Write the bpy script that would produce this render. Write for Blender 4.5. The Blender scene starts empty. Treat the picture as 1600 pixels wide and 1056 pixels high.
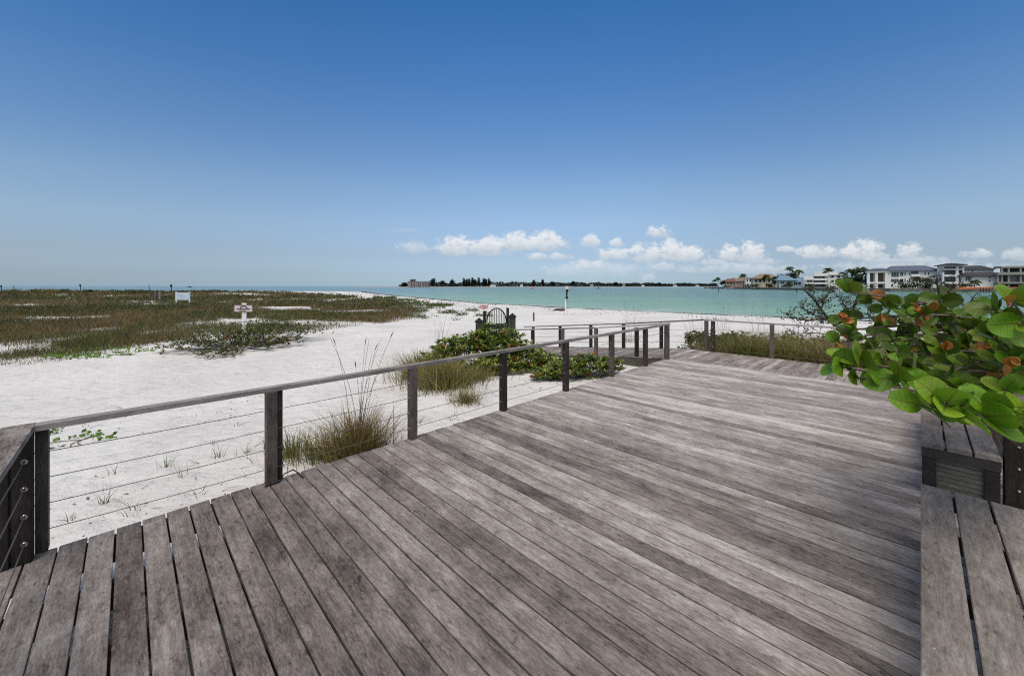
import bpy, math, random
import numpy as np
from mathutils import Vector, Matrix

R = math.radians
random.seed(7)
rng = np.random.default_rng(11)
sc = bpy.context.scene
col = sc.collection

# ------------------------------------------------------------------ measured frame
F = 604.0                 # focal length in photo pixels (1600 wide)
CH = 1.87                 # eye height over the deck (deck top is z = 0)
HOR = 447.0               # horizon row
WZ = -1.33                # sea level
TH = R(44.8)              # direction of the rail (u axis)
CU, SU = math.cos(TH), math.sin(TH)


def W(u, v):
    return (u * CU - v * SU, u * SU + v * CU)


def at_z(px, py, z):      # point of the plane z seen at photo pixel px, py
    Y = F * (CH - z) / (py - HOR)
    return ((px - 800) * Y / F, Y, z)


def at_y(px, py, Y):      # point at distance Y seen at photo pixel px, py
    return ((px - 800) * Y / F, Y, CH - (py - HOR) * Y / F)


# ------------------------------------------------------------------ mesh helpers
class MB:
    def __init__(s):
        s.v, s.f, s.c = [], [], []

    def add(s, vs, fs, c=(.5, .5, .5)):
        b = len(s.v)
        s.v.extend(vs)
        s.f.extend([tuple(i + b for i in f) for f in fs])
        s.c.extend([c] * len(vs) if not isinstance(c, list) else c)

    def box(s, x0, x1, y0, y1, z0, z1, c=(.5, .5, .5)):
        s.add([(x0, y0, z0), (x1, y0, z0), (x1, y1, z0), (x0, y1, z0), (x0, y0, z1), (x1, y0, z1), (x1, y1, z1), (x0, y1, z1)],
              [(0, 3, 2, 1), (4, 5, 6, 7), (0, 1, 5, 4), (1, 2, 6, 5), (2, 3, 7, 6), (3, 0, 4, 7)], c)

    def prism(s, prof, a, b, axis, c=(.5, .5, .5)):
        """profile of 2-D points run from a to b along axis 0, 1 or 2"""
        n = len(prof)
        def mk(p, t):
            if axis == 0: return (t, p[0], p[1])
            if axis == 1: return (p[0], t, p[1])
            return (p[0], p[1], t)
        vs = [mk(p, a) for p in prof] + [mk(p, b) for p in prof]
        fs = [(i, (i + 1) % n, n + (i + 1) % n, n + i) for i in range(n)]
        fs += [tuple(range(n))[::-1], tuple(range(n, 2 * n))]
        s.add(vs, fs, c)

    def plank(s, x0, x1, y0, y1, z0, z1, axis, ch=.003, c=(.5, .5, .5)):
        """board with eased edges, long side on axis"""
        def pr(a0, a1, b0, b1):
            return [(a0 + ch, b0), (a1 - ch, b0), (a1, b0 + ch), (a1, b1 - ch), (a1 - ch, b1), (a0 + ch, b1), (a0, b1 - ch), (a0, b0 + ch)]
        if axis == 0: s.prism(pr(y0, y1, z0, z1), x0, x1, 0, c)
        elif axis == 1: s.prism(pr(x0, x1, z0, z1), y0, y1, 1, c)
        else: s.prism(pr(x0, x1, y0, y1), z0, z1, 2, c)

    def tube(s, pts, rad, n=6, c=(.5, .5, .5), cap=True):
        pts = [Vector(p) for p in pts]
        if not hasattr(rad, '__len__'): rad = [rad] * len(pts)
        vs = []
        up = Vector((0, 0, 1))
        for i, p in enumerate(pts):
            d = (pts[min(i + 1, len(pts) - 1)] - pts[max(i - 1, 0)])
            if d.length < 1e-9: d = Vector((0, 0, 1))
            d.normalize()
            r = up if abs(d.dot(up)) < .95 else Vector((1, 0, 0))
            a = d.cross(r).normalized(); b = d.cross(a)
            for k in range(n):
                t = 2 * math.pi * k / n
                vs.append(tuple(p + (a * math.cos(t) + b * math.sin(t)) * rad[i]))
        fs = []
        for i in range(len(pts) - 1):
            for k in range(n):
                k2 = (k + 1) % n
                fs.append((i * n + k, i * n + k2, (i + 1) * n + k2, (i + 1) * n + k))
        if cap:
            fs.append(tuple(range(n))); fs.append(tuple(range((len(pts) - 1) * n, len(pts) * n))[::-1])
        s.add(vs, fs, c)

    def ball(s, p, r, n=8, m=5, c=(.5, .5, .5)):
        vs = [(p[0], p[1], p[2] - r)]
        for j in range(1, m):
            t = -math.pi / 2 + math.pi * j / m
            for k in range(n):
                a = 2 * math.pi * k / n
                vs.append((p[0] + r * math.cos(t) * math.cos(a), p[1] + r * math.cos(t) * math.sin(a), p[2] + r * math.sin(t)))
        vs.append((p[0], p[1], p[2] + r))
        fs = [(0, 1 + (k + 1) % n, 1 + k) for k in range(n)]
        for j in range(m - 2):
            for k in range(n):
                a = 1 + j * n
                fs.append((a + k, a + (k + 1) % n, a + n + (k + 1) % n, a + n + k))
        L = len(vs) - 1; a = 1 + (m - 2) * n
        fs += [(a + k, a + (k + 1) % n, L) for k in range(n)]
        s.add(vs, fs, c)

    def build(s, name, mat, parent=None, org=(0, 0, 0), smooth=False):
        me = bpy.data.meshes.new(name)
        o3 = org
        me.from_pydata([(a - o3[0], b - o3[1], c - o3[2]) for a, b, c in s.v], [], s.f)
        at = me.color_attributes.new('col', 'FLOAT_COLOR', 'POINT')
        arr = np.ones((len(s.v), 4), np.float32); arr[:, :3] = np.array(s.c, np.float32).reshape(-1, 3)
        at.data.foreach_set('color', arr.ravel())
        if smooth: me.polygons.foreach_set('use_smooth', [True] * len(me.polygons))
        me.materials.append(mat)
        ob = bpy.data.objects.new(name, me); col.objects.link(ob)
        if parent: ob.parent = parent
        return ob


def arr_mesh(name, V, T, C, mat, parent=None, smooth=False):
    """numpy verts, triangles, colours to one object"""
    me = bpy.data.meshes.new(name)
    V = np.asarray(V, np.float32); T = np.asarray(T, np.int32)
    k = T.shape[1]
    me.vertices.add(len(V)); me.vertices.foreach_set('co', V.ravel())
    me.loops.add(T.size); me.loops.foreach_set('vertex_index', T.ravel())
    me.polygons.add(len(T))
    me.polygons.foreach_set('loop_start', np.arange(0, T.size, k, dtype=np.int32))
    me.polygons.foreach_set('loop_total', np.full(len(T), k, np.int32))
    if smooth: me.polygons.foreach_set('use_smooth', np.ones(len(T), bool))
    me.update(calc_edges=True)
    at = me.color_attributes.new('col', 'FLOAT_COLOR', 'POINT')
    c4 = np.ones((len(V), 4), np.float32); c4[:, :3] = C
    at.data.foreach_set('color', c4.ravel())
    me.materials.append(mat)
    ob = bpy.data.objects.new(name, me); col.objects.link(ob)
    if parent: ob.parent = parent
    return ob


def tag(o, label=None, cat=None, group=None, kind=None):
    if label: o['label'] = label
    if cat: o['category'] = cat
    if group: o['group'] = group
    if kind: o['kind'] = kind
    return o


def empty(name, loc, rz, label, cat, group=None):
    o = bpy.data.objects.new(name, None); col.objects.link(o)
    o.location = loc; o.rotation_euler = (0, 0, rz); o.empty_display_size = .2
    return tag(o, label, cat, group)


def copy_tree(o, parent=None):
    c = o.copy(); col.objects.link(c)
    if parent: c.parent = parent
    for ch in list(o.children): copy_tree(ch, c)
    return c


# ------------------------------------------------------------------ materials
class NT:
    def __init__(s, nt):
        s.nt = nt

    def n(s, t, **kw):
        nd = s.nt.nodes.new(t)
        for k, v in kw.items(): setattr(nd, k, v)
        return nd

    def put(s, sock, val):
        if hasattr(val, 'is_output'): s.nt.links.new(val, sock)
        elif val is not None: sock.default_value = val

    def m(s, op, a, b=None, c=None, clamp=False):
        nd = s.n('ShaderNodeMath', operation=op); nd.use_clamp = clamp
        s.put(nd.inputs[0], a); s.put(nd.inputs[1], b)
        if c is not None: s.put(nd.inputs[2], c)
        return nd.outputs[0]

    def vm(s, op, a, b=None):
        nd = s.n('ShaderNodeVectorMath', operation=op)
        s.put(nd.inputs[0], a)
        if b is not None: s.put(nd.inputs[1], b)
        return nd.outputs[0]

    def noise(s, vec, scale, detail=4, rough=.55, dist=0.):
        nd = s.n('ShaderNodeTexNoise')
        s.put(nd.inputs['Vector'], vec); nd.inputs['Scale'].default_value = scale
        nd.inputs['Detail'].default_value = detail; nd.inputs['Roughness'].default_value = rough
        nd.inputs['Distortion'].default_value = dist
        return nd.outputs['Fac']

    def map(s, v, a, b, c=0., d=1., smooth=False):
        nd = s.n('ShaderNodeMapRange'); nd.interpolation_type = 'SMOOTHSTEP' if smooth else 'LINEAR'
        s.put(nd.inputs[0], v)
        for i, x in enumerate((a, b, c, d)): s.put(nd.inputs[1 + i], x)
        return nd.outputs[0]

    def ramp(s, v, stops):
        nd = s.n('ShaderNodeValToRGB'); s.put(nd.inputs[0], v)
        el = nd.color_ramp.elements
        while len(el) < len(stops): el.new(.5)
        for e, (p, c) in zip(el, stops): e.position = p; e.color = (*c, 1)
        return nd.outputs[0]

    def mix(s, f, a, b, blend='MIX'):
        nd = s.n('ShaderNodeMix', data_type='RGBA', blend_type=blend)
        s.put(nd.inputs[0], f)
        s.put(nd.inputs[6], (*a, 1) if isinstance(a, tuple) else a)
        s.put(nd.inputs[7], (*b, 1) if isinstance(b, tuple) else b)
        return nd.outputs[2]

    def bump(s, h, dist, strength=1.):
        nd = s.n('ShaderNodeBump'); s.put(nd.inputs['Height'], h)
        nd.inputs['Distance'].default_value = dist; nd.inputs['Strength'].default_value = strength
        return nd.outputs[0]

    def attr(s, name='col'):
        nd = s.n('ShaderNodeAttribute'); nd.attribute_name = name
        return nd.outputs['Color'], nd.outputs['Fac']

    def sep(s, v):
        nd = s.n('ShaderNodeSeparateXYZ'); s.put(nd.inputs[0], v)
        return nd.outputs[0], nd.outputs[1], nd.outputs[2]


def newmat(name):
    m = bpy.data.materials.new(name); m.use_nodes = True
    nt = NT(m.node_tree); b = m.node_tree.nodes['Principled BSDF']
    return m, nt, b


def plain(name, c, rough=.6, metal=0., var=.12, scale=6., spec=.3, bump=0.):
    m, n, b = newmat(name)
    tc = n.n('ShaderNodeTexCoord').outputs['Object']
    f = n.noise(tc, scale, 5, .6)
    k = n.map(f, .25, .75, 1 - var, 1 + var)
    cc = n.mix(1., c, n.ramp(k, [(0, (0, 0, 0)), (1, (1, 1, 1))]), 'MULTIPLY') if False else None
    mul = n.n('ShaderNodeVectorMath', operation='SCALE'); mul.inputs[0].default_value = c; n.put(mul.inputs['Scale'], k)
    n.put(b.inputs['Base Color'], mul.outputs[0])
    b.inputs['Roughness'].default_value = rough; b.inputs['Metallic'].default_value = metal
    b.inputs['Specular IOR Level'].default_value = spec
    if bump: n.put(b.inputs['Normal'], n.bump(f, bump))
    return m


def vcol(name, rough=.7, trans=0., spec=.2):
    m, n, b = newmat(name)
    c, _ = n.attr()
    n.put(b.inputs['Base Color'], c)
    b.inputs['Roughness'].default_value = rough; b.inputs['Specular IOR Level'].default_value = spec
    if trans:
        t = n.n('ShaderNodeBsdfTranslucent'); n.put(t.inputs[0], c)
        mx = n.n('ShaderNodeMixShader'); mx.inputs[0].default_value = trans
        out = m.node_tree.nodes['Material Output']
        n.nt.links.new(b.outputs[0], mx.inputs[1]); n.nt.links.new(t.outputs[0], mx.inputs[2]); n.nt.links.new(mx.outputs[0], out.inputs[0])
    return m


def wood(name, axis, stops, flecks=True, tone_w=.34, blotch_w=.5, gs=1., lich=0., sheen_wear=0., gloss=.75):
    """weathered timber, grain along axis of the object"""
    m, n, b = newmat(name)
    tc = n.n('ShaderNodeTexCoord').outputs['Object']
    a, _ = n.attr(); t1, t2, t3 = n.sep(a)
    cx = n.n('ShaderNodeCombineXYZ')
    n.put(cx.inputs[0], n.m('MULTIPLY', t1, 17.3)); n.put(cx.inputs[1], n.m('MULTIPLY', t2, 23.1)); n.put(cx.inputs[2], n.m('MULTIPLY', t3, 11.7))
    p = n.vm('ADD', tc, cx.outputs[0])
    def stretch(k):
        s = [1., 1., 1.]; s[axis] = k
        return n.vm('MULTIPLY', p, tuple(s))
    fine = n.noise(stretch(.2), 130 * gs, 5, .78, .2)
    mid = n.noise(stretch(.13), 40 * gs, 6, .72, .6)
    wide = n.noise(stretch(.12), 9 * gs, 5, .6, .3)
    blot = n.noise(stretch(.6), 3.2, 8, .72)
    spots = n.noise(stretch(.4), 30, 5, .75)
    v = n.m('MULTIPLY', fine, .42)
    v = n.m('MULTIPLY_ADD', mid, .36, v)
    v = n.m('MULTIPLY_ADD', wide, .22, v)
    v = n.m('MULTIPLY_ADD', n.m('SUBTRACT', blot, .5), blotch_w, v)
    v = n.m('MULTIPLY_ADD', n.m('SUBTRACT', t1, .5), tone_w, v)
    v = n.m('MULTIPLY_ADD', n.map(spots, .56, .72, 0, 1), -.16, v)
    if sheen_wear:      # sheen painted in: paler toward the far end and middle, with patchy scuffing
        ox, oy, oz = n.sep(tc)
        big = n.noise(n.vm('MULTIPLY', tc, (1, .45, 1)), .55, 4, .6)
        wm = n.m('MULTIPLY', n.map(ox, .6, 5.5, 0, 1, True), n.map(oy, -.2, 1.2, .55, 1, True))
        v = n.m('MULTIPLY_ADD', n.m('MULTIPLY', wm, n.map(big, .3, .65, .5, 1.)), sheen_wear, v)
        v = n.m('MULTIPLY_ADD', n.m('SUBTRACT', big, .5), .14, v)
    v = n.map(v, .29, .73, 0, 1)
    c = n.ramp(v, stops)
    if lich:
        g = n.noise(p, 3.1, 5, .7)
        c = n.mix(n.map(g, .52, .72, 0, lich), c, (.10, .105, .065))
    if flecks:
        vo = n.n('ShaderNodeTexVoronoi'); n.put(vo.inputs['Vector'], n.vm('MULTIPLY', p, (1, 1, .001) if axis != 2 else (1, 1, 1))); vo.inputs['Scale'].default_value = 11.
        k = n.m('LESS_THAN', vo.outputs['Distance'], n.map(n.noise(p, 40, 2), .5, .8, .0, .10))
        c = n.mix(n.m('MULTIPLY', k, .75), c, (.55, .53, .50))
    n.put(b.inputs['Base Color'], c)
    b.inputs['Roughness'].default_value = gloss; b.inputs['Specular IOR Level'].default_value = .3
    h = n.m('MULTIPLY_ADD', mid, .6, n.m('MULTIPLY', fine, .6))
    n.put(b.inputs['Normal'], n.bump(h, .004, .8))
    return m


GREY = [(0, (.024, .017, .014)), (.28, (.096, .077, .067)), (.55, (.200, .171, .155)), (.8, (.335, .298, .276)), (1, (.52, .48, .45))]
POSTC = [(0, (.012, .008, .006)), (.3, (.032, .024, .019)), (.6, (.072, .056, .046)), (1, (.17, .145, .125))]
CAPC = [(0, (.055, .045, .038)), (.35, (.17, .15, .135)), (.65, (.29, .262, .245)), (1, (.44, .41, .39))]
M_BOARD = wood('deck_boards', 1, GREY, sheen_wear=.17, tone_w=.25)
M_WALK = wood('walkway_boards', 0, [(a, tuple(min(.6, q * 1.22) for q in c)) for a, c in GREY], tone_w=.24)
M_BENCH = wood('bench_boards', 0, [(0, (.045, .035, .028)), (.3, (.120, .099, .085)), (.6, (.218, .188, .165)), (1, (.42, .385, .35))], gs=1.)
M_POST = wood('post_timber', 2, POSTC, flecks=False)
M_CAP = wood('rail_cap', 0, CAPC, flecks=False)
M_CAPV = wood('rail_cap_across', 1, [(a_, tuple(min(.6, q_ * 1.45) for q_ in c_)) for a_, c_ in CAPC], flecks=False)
M_DARK = wood('dark_timber', 0, [(0, (.008, .007, .006)), (.5, (.022, .020, .018)), (1, (.06, .054, .048))], flecks=False, lich=.3)
M_PANEL = wood('panel_timber', 1, [(0, (.05, .046, .034)), (.5, (.135, .127, .10)), (1, (.27, .255, .215))], flecks=False, lich=.5)
M_PILE = wood('mossy_piling', 2, [(0, (.022, .026, .018)), (.5, (.065, .075, .045)), (1, (.13, .14, .09))], flecks=False, lich=.7)
M_STEEL = plain('steel_cable', (.13, .125, .12), .5, .5, .1, 40)
M_BOLT = plain('steel_fitting', (.62, .60, .57), .28, 1., .1, 60)
M_IRON = plain('black_iron', (.010, .010, .011), .45, .0, .3, 20, .4)
M_LEAFV = vcol('foliage', .5, .24, .35)
M_FARV = vcol('far_foliage', .8, .1, .1)
M_VC = vcol('painted_surface', .7, 0, .2)
M_BARK = plain('bark', (.16, .125, .10), .85, 0, .45, 30, .1, .01)
M_TWIG = plain('dark_bark', (.05, .042, .036), .85, 0, .4, 30, .1, .01)
M_WHITE = plain('white_paint', (.78, .77, .74), .5, 0, .06, 3)
M_STUCCO = plain('white_stucco', (.86, .85, .83), .8, 0, .07, .35, .1)
M_CREAM = plain('cream_stucco', (.58, .50, .40), .8, 0, .1, .4, .1)
M_SALMON = plain('salmon_stucco', (.42, .29, .23), .8, 0, .1, .4, .1)
M_BLUEW = plain('pale_blue_stucco', (.42, .55, .62), .8, 0, .08, .4, .1)
M_CONC = plain('raw_concrete', (.33, .31, .29), .85, 0, .18, .5, .1)
M_SHADEW = plain('inner_wall', (.10, .10, .10), .8, 0, .3, .5, .1)
M_GLASS = plain('dark_glass', (.025, .04, .045), .12, 0, .3, .6, .5)
M_RBLUE = plain('slate_blue_roof', (.10, .115, .16), .7, 0, .2, .8, .2)
M_RSEA = plain('blue_metal_roof', (.13, .22, .31), .5, 0, .15, .8, .3)
M_RRED = plain('red_tile_roof', (.20, .095, .07), .8, 0, .25, .9, .1)
M_RTAN = plain('tan_tile_roof', (.25, .175, .13), .8, 0, .2, .9, .1)
M_RDARK = plain('charcoal_roof', (.045, .047, .055), .6, 0, .2, .8, .2)
M_ORANGE = plain('orange_mesh', (.62, .17, .07), .7, 0, .25, .6, .1)
M_WALLSEA = plain('seawall_concrete', (.16, .155, .145), .9, 0, .35, .8, .1)
M_LAWN = plain('far_shore_lawn', (.10, .115, .05), .9, 0, .4, .15, .1)
M_RED = plain('red_paint', (.50, .05, .035), .5, 0, .1, 4)
M_GREEN = plain('dark_green_paint', (.012, .04, .03), .5, 0, .1, 4)
M_PINKY = plain('faded_orange_panel', (.60, .40, .36), .6, 0, .15, 3)
M_RUBBER = plain('black_rubber', (.012, .012, .012), .5, 0, .2, 20)
M_BROWNP = plain('brown_edge', (.16, .09, .06), .7, 0, .2, 20)
M_INK = plain('dark_ink', (.035, .028, .035), .7, 0, .2, 20)
M_SIGNB = plain('pale_blue_panel', (.50, .57, .66), .6, 0, .08, 2)
M_SIGNP = plain('pink_white_panel', (.62, .55, .54), .6, 0, .08, 5)


def sand_mat():
    m, n, b = newmat('white_sand')
    p = n.n('ShaderNodeTexCoord').outputs['Object']
    a, _ = n.attr(); wet, veg, _z = n.sep(a)
    big = n.noise(p, .35, 5, .6); med = n.noise(p, 2.6, 6, .6); fin = n.noise(p, 60, 3, .6)
    c = n.ramp(n.m('MULTIPLY_ADD', n.m('SUBTRACT', med, .5), .45, big), [(.25, (.56, .535, .515)), (.5, (.66, .64, .622)), (.75, (.735, .718, .70))])
    sp = n.noise(p, 24, 2, .5)
    c = n.mix(n.map(sp, .70, .78, 0, .45), c, (.20, .17, .14))
    lit = n.noise(p, 1.4, 6, .72)
    c = n.mix(n.m('MULTIPLY', n.map(lit, .36, .60, .1, .95), veg), c, n.ramp(n.noise(p, 3.5, 5, .7), [(.3, (.05, .042, .022)), (.55, (.105, .078, .045)), (.8, (.19, .145, .10))]))
    c = n.mix(n.m('MULTIPLY', wet, .75), c, (.40, .34, .295))
    n.put(b.inputs['Base Color'], c)
    b.inputs['Roughness'].default_value = .9; b.inputs['Specular IOR Level'].default_value = .15
    foot = n.n('ShaderNodeTexVoronoi'); foot.feature = 'SMOOTH_F1'; n.put(foot.inputs['Vector'], n.vm('ADD', p, n.vm('SCALE', p, None) if False else p)); foot.inputs['Scale'].default_value = 1.6
    h = n.m('MULTIPLY_ADD', n.noise(p, 7, 5, .6), .5, n.m('MULTIPLY', n.map(foot.outputs['Distance'], 0, .45, 0, 1), .35))
    h = n.m('MULTIPLY_ADD', fin, .08, h)
    wv = n.n('ShaderNodeTexWave'); n.put(wv.inputs['Vector'], p); wv.inputs['Scale'].default_value = 1.7; wv.inputs['Distortion'].default_value = 9; wv.inputs['Detail'].default_value = 2; wv.inputs['Detail Scale'].default_value = .8
    h = n.m('MULTIPLY_ADD', wv.outputs['Fac'], .05, h)
    n.put(b.inputs['Normal'], n.bump(h, .16, .9))
    return m


def water_mat():
    m, n, b = newmat('sea_water')
    p = n.n('ShaderNodeTexCoord').outputs['Object']
    a, _ = n.attr(); sh, far, lf = n.sep(a)     # nearness of the shore, distance, open gulf
    pat = n.noise(n.vm('MULTIPLY', p, (.5, 1.6, 1)), .018, 5, .6)
    c = n.ramp(n.m('MULTIPLY_ADD', n.m('SUBTRACT', pat, .5), .55, sh), [(0, (.08, .14, .115)), (.3, (.095, .205, .145)), (.62, (.15, .30, .185)), (.86, (.22, .375, .25)), (1, (.38, .43, .35))])
    chop = n.noise(n.vm('MULTIPLY', p, (.25, 1., 1)), .35, 5, .65)
    c = n.mix(n.map(chop, .42, .68, 0, .38), c, (.06, .16, .14))
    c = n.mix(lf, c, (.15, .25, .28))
    n.put(b.inputs['Base Color'], c)
    b.inputs['Roughness'].default_value = .22
    b.inputs['IOR'].default_value = 1.33
    b.inputs['Specular IOR Level'].default_value = .35
    w1 = n.noise(n.vm('MULTIPLY', p, (.55, 1., 1)), .55, 5, .62)
    w2 = n.noise(n.vm('MULTIPLY', p, (.6, 1., 1)), .06, 4, .6)
    h = n.m('MULTIPLY_ADD', w2, 1.6, w1)
    n.put(b.inputs['Normal'], n.bump(h, .8, 1.))
    return m


M_SAND = sand_mat()
M_WATER = water_mat()

# ------------------------------------------------------------------ noise field (numpy) for terrain and cover
_perm = rng.random((256, 256)).astype(np.float64)


def vnoise(x, y, s):
    x = np.asarray(x, float) / s; y = np.asarray(y, float) / s
    xi = np.floor(x).astype(int); yi = np.floor(y).astype(int)
    fx = x - xi; fy = y - yi
    fx = fx * fx * (3 - 2 * fx); fy = fy * fy * (3 - 2 * fy)
    g = lambda i, j: _perm[(i) & 255, (j) & 255]
    return (g(xi, yi) * (1 - fx) + g(xi + 1, yi) * fx) * (1 - fy) + (g(xi, yi + 1) * (1 - fx) + g(xi + 1, yi + 1) * fx) * fy


def fbm(x, y, s, o=4):
    t = 0; a = 1; w = 0
    for k in range(o):
        t = t + a * vnoise(x + 31.7 * k, y - 17.3 * k, s / 2 ** k); w += a; a *= .5
    return t / w


SHORE_PX = [(570, 456.3), (600, 460.4), (650, 465), (700, 469.2), (757, 474), (840, 478.7), (889, 481.6), (1000, 486.3), (1100, 491), (1200, 495), (1300, 499), (1400, 504.5), (1600, 514)]
SHORE = [(-900, 90), (-400, 178), (-160, 200), (-110, 206)] + [at_z(x, y, WZ)[:2] for x, y in SHORE_PX] + [(60, 22), (120, 5), (300, -80), (900, -500)]
SP = np.array(SHORE)


def shore_d(x, y):
    """signed distance to the waterline, positive on the beach"""
    x = np.asarray(x, float); y = np.asarray(y, float)
    d = np.full(x.shape, 1e9)
    for (ax, ay), (bx, by) in zip(SP[:-1], SP[1:]):
        ex, ey = bx - ax, by - ay
        t = np.clip(((x - ax) * ex + (y - ay) * ey) / (ex * ex + ey * ey), 0, 1)
        d = np.minimum(d, np.hypot(x - ax - t * ex, y - ay - t * ey))
    yy = np.interp(x, SP[:, 0], SP[:, 1])
    return np.where(y < yy, d, -d)


def sstep(a, b, x):
    t = np.clip((x - a) / (b - a), 0, 1); return t * t * (3 - 2 * t)


def ground(x, y):
    x = np.asarray(x, float); y = np.asarray(y, float)
    d = shore_d(x, y)
    z = np.where(d > 0, WZ + .74 * (1 - np.exp(-d / 11.0)), WZ + np.maximum(d * .07, -6))
    dune = sstep(14, 34, d)
    z = z + dune * ((fbm(x, y, 9.) - .5) * .34 + (fbm(x + 80, y, 2.2, 3) - .5) * .08) + sstep(2, 10, d) * (fbm(x, y + 50, 1.1, 3) - .5) * .05
    # higher dune ridge far on the left
    z = z + .75 * np.exp(-((y - 100) / 26) ** 2) * sstep(-35, -75, x) * dune
    z = z + .25 * np.exp(-((y - 30) / 14) ** 2) * sstep(-8, -18, x)
    # sand banked against the deck
    u = x * CU + y * SU; v = -x * SU + y * CU
    near = (1 - sstep(5.5, 10.5, v)) * (1 - sstep(11.5, 15, u))
    z = z * (1 - near) + near * (-.36 + (fbm(x, y, 1.5, 3) - .5) * .09)
    return z


def gz(x, y):
    return float(ground(np.array([x]), np.array([y]))[0])


def on_ground(px, py):
    """world point of the sand seen at photo pixel px, py"""
    z = -.5
    for _ in range(12):
        x, y, _z = at_z(px, py, z); z = .5 * z + .5 * gz(x, y)
    return x, y, gz(x, y)


# sand sheet: fan rings round the eye, fine in front
ang = np.concatenate([np.arange(35, 145, .28), np.arange(145, 395, 3.)]) * math.pi / 180
rad = np.concatenate([[0.01], np.geomspace(.6, 260, 300), np.geomspace(300, 3500, 14)])
A, Rr = np.meshgrid(ang, rad)
X = (Rr * np.cos(A)); Y = (Rr * np.sin(A))
Zg = ground(X.ravel(), Y.ravel())
na, nr = len(ang), len(rad)
ii, jj = np.meshgrid(np.arange(nr - 1), np.arange(na), indexing='ij')
j2 = (jj + 1) % na
Q = np.stack([ii * na + jj, (ii + 1) * na + jj, (ii + 1) * na + j2, ii * na + j2], -1).reshape(-1, 4)
Vg = np.stack([X.ravel(), Y.ravel(), Zg], -1)
dd = shore_d(X.ravel(), Y.ravel())


def cover(x, y):
    """0..1 how densely the dune plants stand"""
    bx = np.array([-70., -30, -15.2, -13.6, -10.6, -9.4, -8.6, -8.4, -10.8, -18.5, -29, -50, -70, -100])
    by = np.array([4., 9.5, 11.6, 16.0, 20.5, 24.2, 29.0, 34., 44, 63, 80, 108, 125, 150])
    # inside when left of the boundary curve
    lim = np.interp(y, by, bx)
    ins = sstep(1.2, -2.5, x - lim + (fbm(x, y, 5.) - .5) * 5) * sstep(8.6, 10.2, y + (fbm(x, y + 9, 4.) - .5) * 3) * (1 - sstep(118, 140, y))
    den = fbm(x * .8 + 300, y * .9, 5.5, 4)
    gap = sstep(.35, .46, den)
    gap = np.maximum(gap, np.exp(-((x + 13.0) / 5.5) ** 2 - ((y - 20.8) / 2.0) ** 2) * 1.3).clip(0, 1)
    gap = np.maximum(gap, np.exp(-((x + 18.0) / 4.0) ** 2 - ((y - 13.0) / 1.9) ** 2) * 1.2 * sstep(.3, .5, fbm(x, y, 1.2, 2))).clip(0, 1)
    return ins * gap


cg = cover(X.ravel(), Y.ravel())
wet = np.clip(1.15 - (dd - .2) / 3.6, 0, 1) * (dd > -5)
ug = X.ravel() * CU + Y.ravel() * SU; vg = -X.ravel() * SU + Y.ravel() * CU
rough = sstep(11.9, 12.5, ug) * (1 - sstep(15., 16.6, ug + (fbm(X.ravel(), Y.ravel(), 2.) - .5) * 2)) * sstep(4.9, 3.4, vg + (fbm(X.ravel(), Y.ravel(), 1.) - .5) * 1.5) * sstep(-9, -7.5, vg) * sstep(.30, .5, fbm(X.ravel() + 40, Y.ravel(), 2.6, 3))
cg = np.maximum(cg * 1.25, rough * .85)
Cg = np.stack([wet, np.clip(cg, 0, 1), np.zeros_like(wet)], -1)
g = arr_mesh('sand', Vg, Q[:, ::-1], Cg, M_SAND, smooth=True)
tag(g, kind='structure')

# sea sheet
ang2 = np.arange(-10, 191, .5) * math.pi / 180
rad2 = np.concatenate([np.geomspace(14, 900, 150), np.geomspace(1000, 60000, 30)])
A, Rr = np.meshgrid(ang2, rad2); X = (Rr * np.cos(A)).ravel(); Y = (Rr * np.sin(A)).ravel()
na, nr = len(ang2), len(rad2)
ii, jj = np.meshgrid(np.arange(nr - 1), np.arange(na - 1), indexing='ij')
Q = np.stack([ii * na + jj, (ii + 1) * na + jj, (ii + 1) * na + jj + 1, ii * na + jj + 1], -1).reshape(-1, 4)
dsh = np.maximum(-shore_d(X, Y), 0)
s1 = np.exp(-dsh / 70.)
s1 = .10 + .90 * s1
s1 = np.maximum(s1, .55 * np.exp(-((Y - 215) / 120) ** 2) * sstep(60, 190, X))
s1 = np.where(dsh < 1.2, 1.0, s1 * .9)
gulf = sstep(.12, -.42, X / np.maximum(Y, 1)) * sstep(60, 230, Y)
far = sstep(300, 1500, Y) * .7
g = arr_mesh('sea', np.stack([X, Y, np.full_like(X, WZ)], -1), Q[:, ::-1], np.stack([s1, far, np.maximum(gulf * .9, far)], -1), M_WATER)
tag(g, kind='structure')

# ------------------------------------------------------------------ deck
def rnd3(): return (random.random(), random.random(), random.random())


DK = (0, 0, 0)
deck = empty('deck', (0, 0, 0), TH, 'wide weathered grey plank deck above the white sand', 'deck')
mb = MB(); pit = .1446
k = 0; u = -.64; DU1 = 9.93
while u < DU1 - .05:
    w_ = pit - random.uniform(.009, .0135) if u < 3 else pit - random.uniform(.009, .0135)
    t = min(.98, max(.02, random.gauss(.52, .15)))
    if random.random() < .05: t = .2
    z = random.uniform(-.0025, .0)
    mb.plank(u, min(u + w_, DU1), -.85, 4.275 + random.uniform(-.006, .006), -.028 + z, z, 1, .003, (t, random.random(), random.random()))
    u += pit
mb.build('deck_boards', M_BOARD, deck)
mb = MB()
for v in np.arange(-.7, 4.3, .61):
    mb.box(-.6, 9.88, v, v + .045, -.21, -.030, rnd3())
mb.build('joists', M_DARK, deck)
mb = MB()
mb.plank(-.64, 9.93, 4.215, 4.255, -.23, -.031, 0, .003, rnd3())
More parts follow.
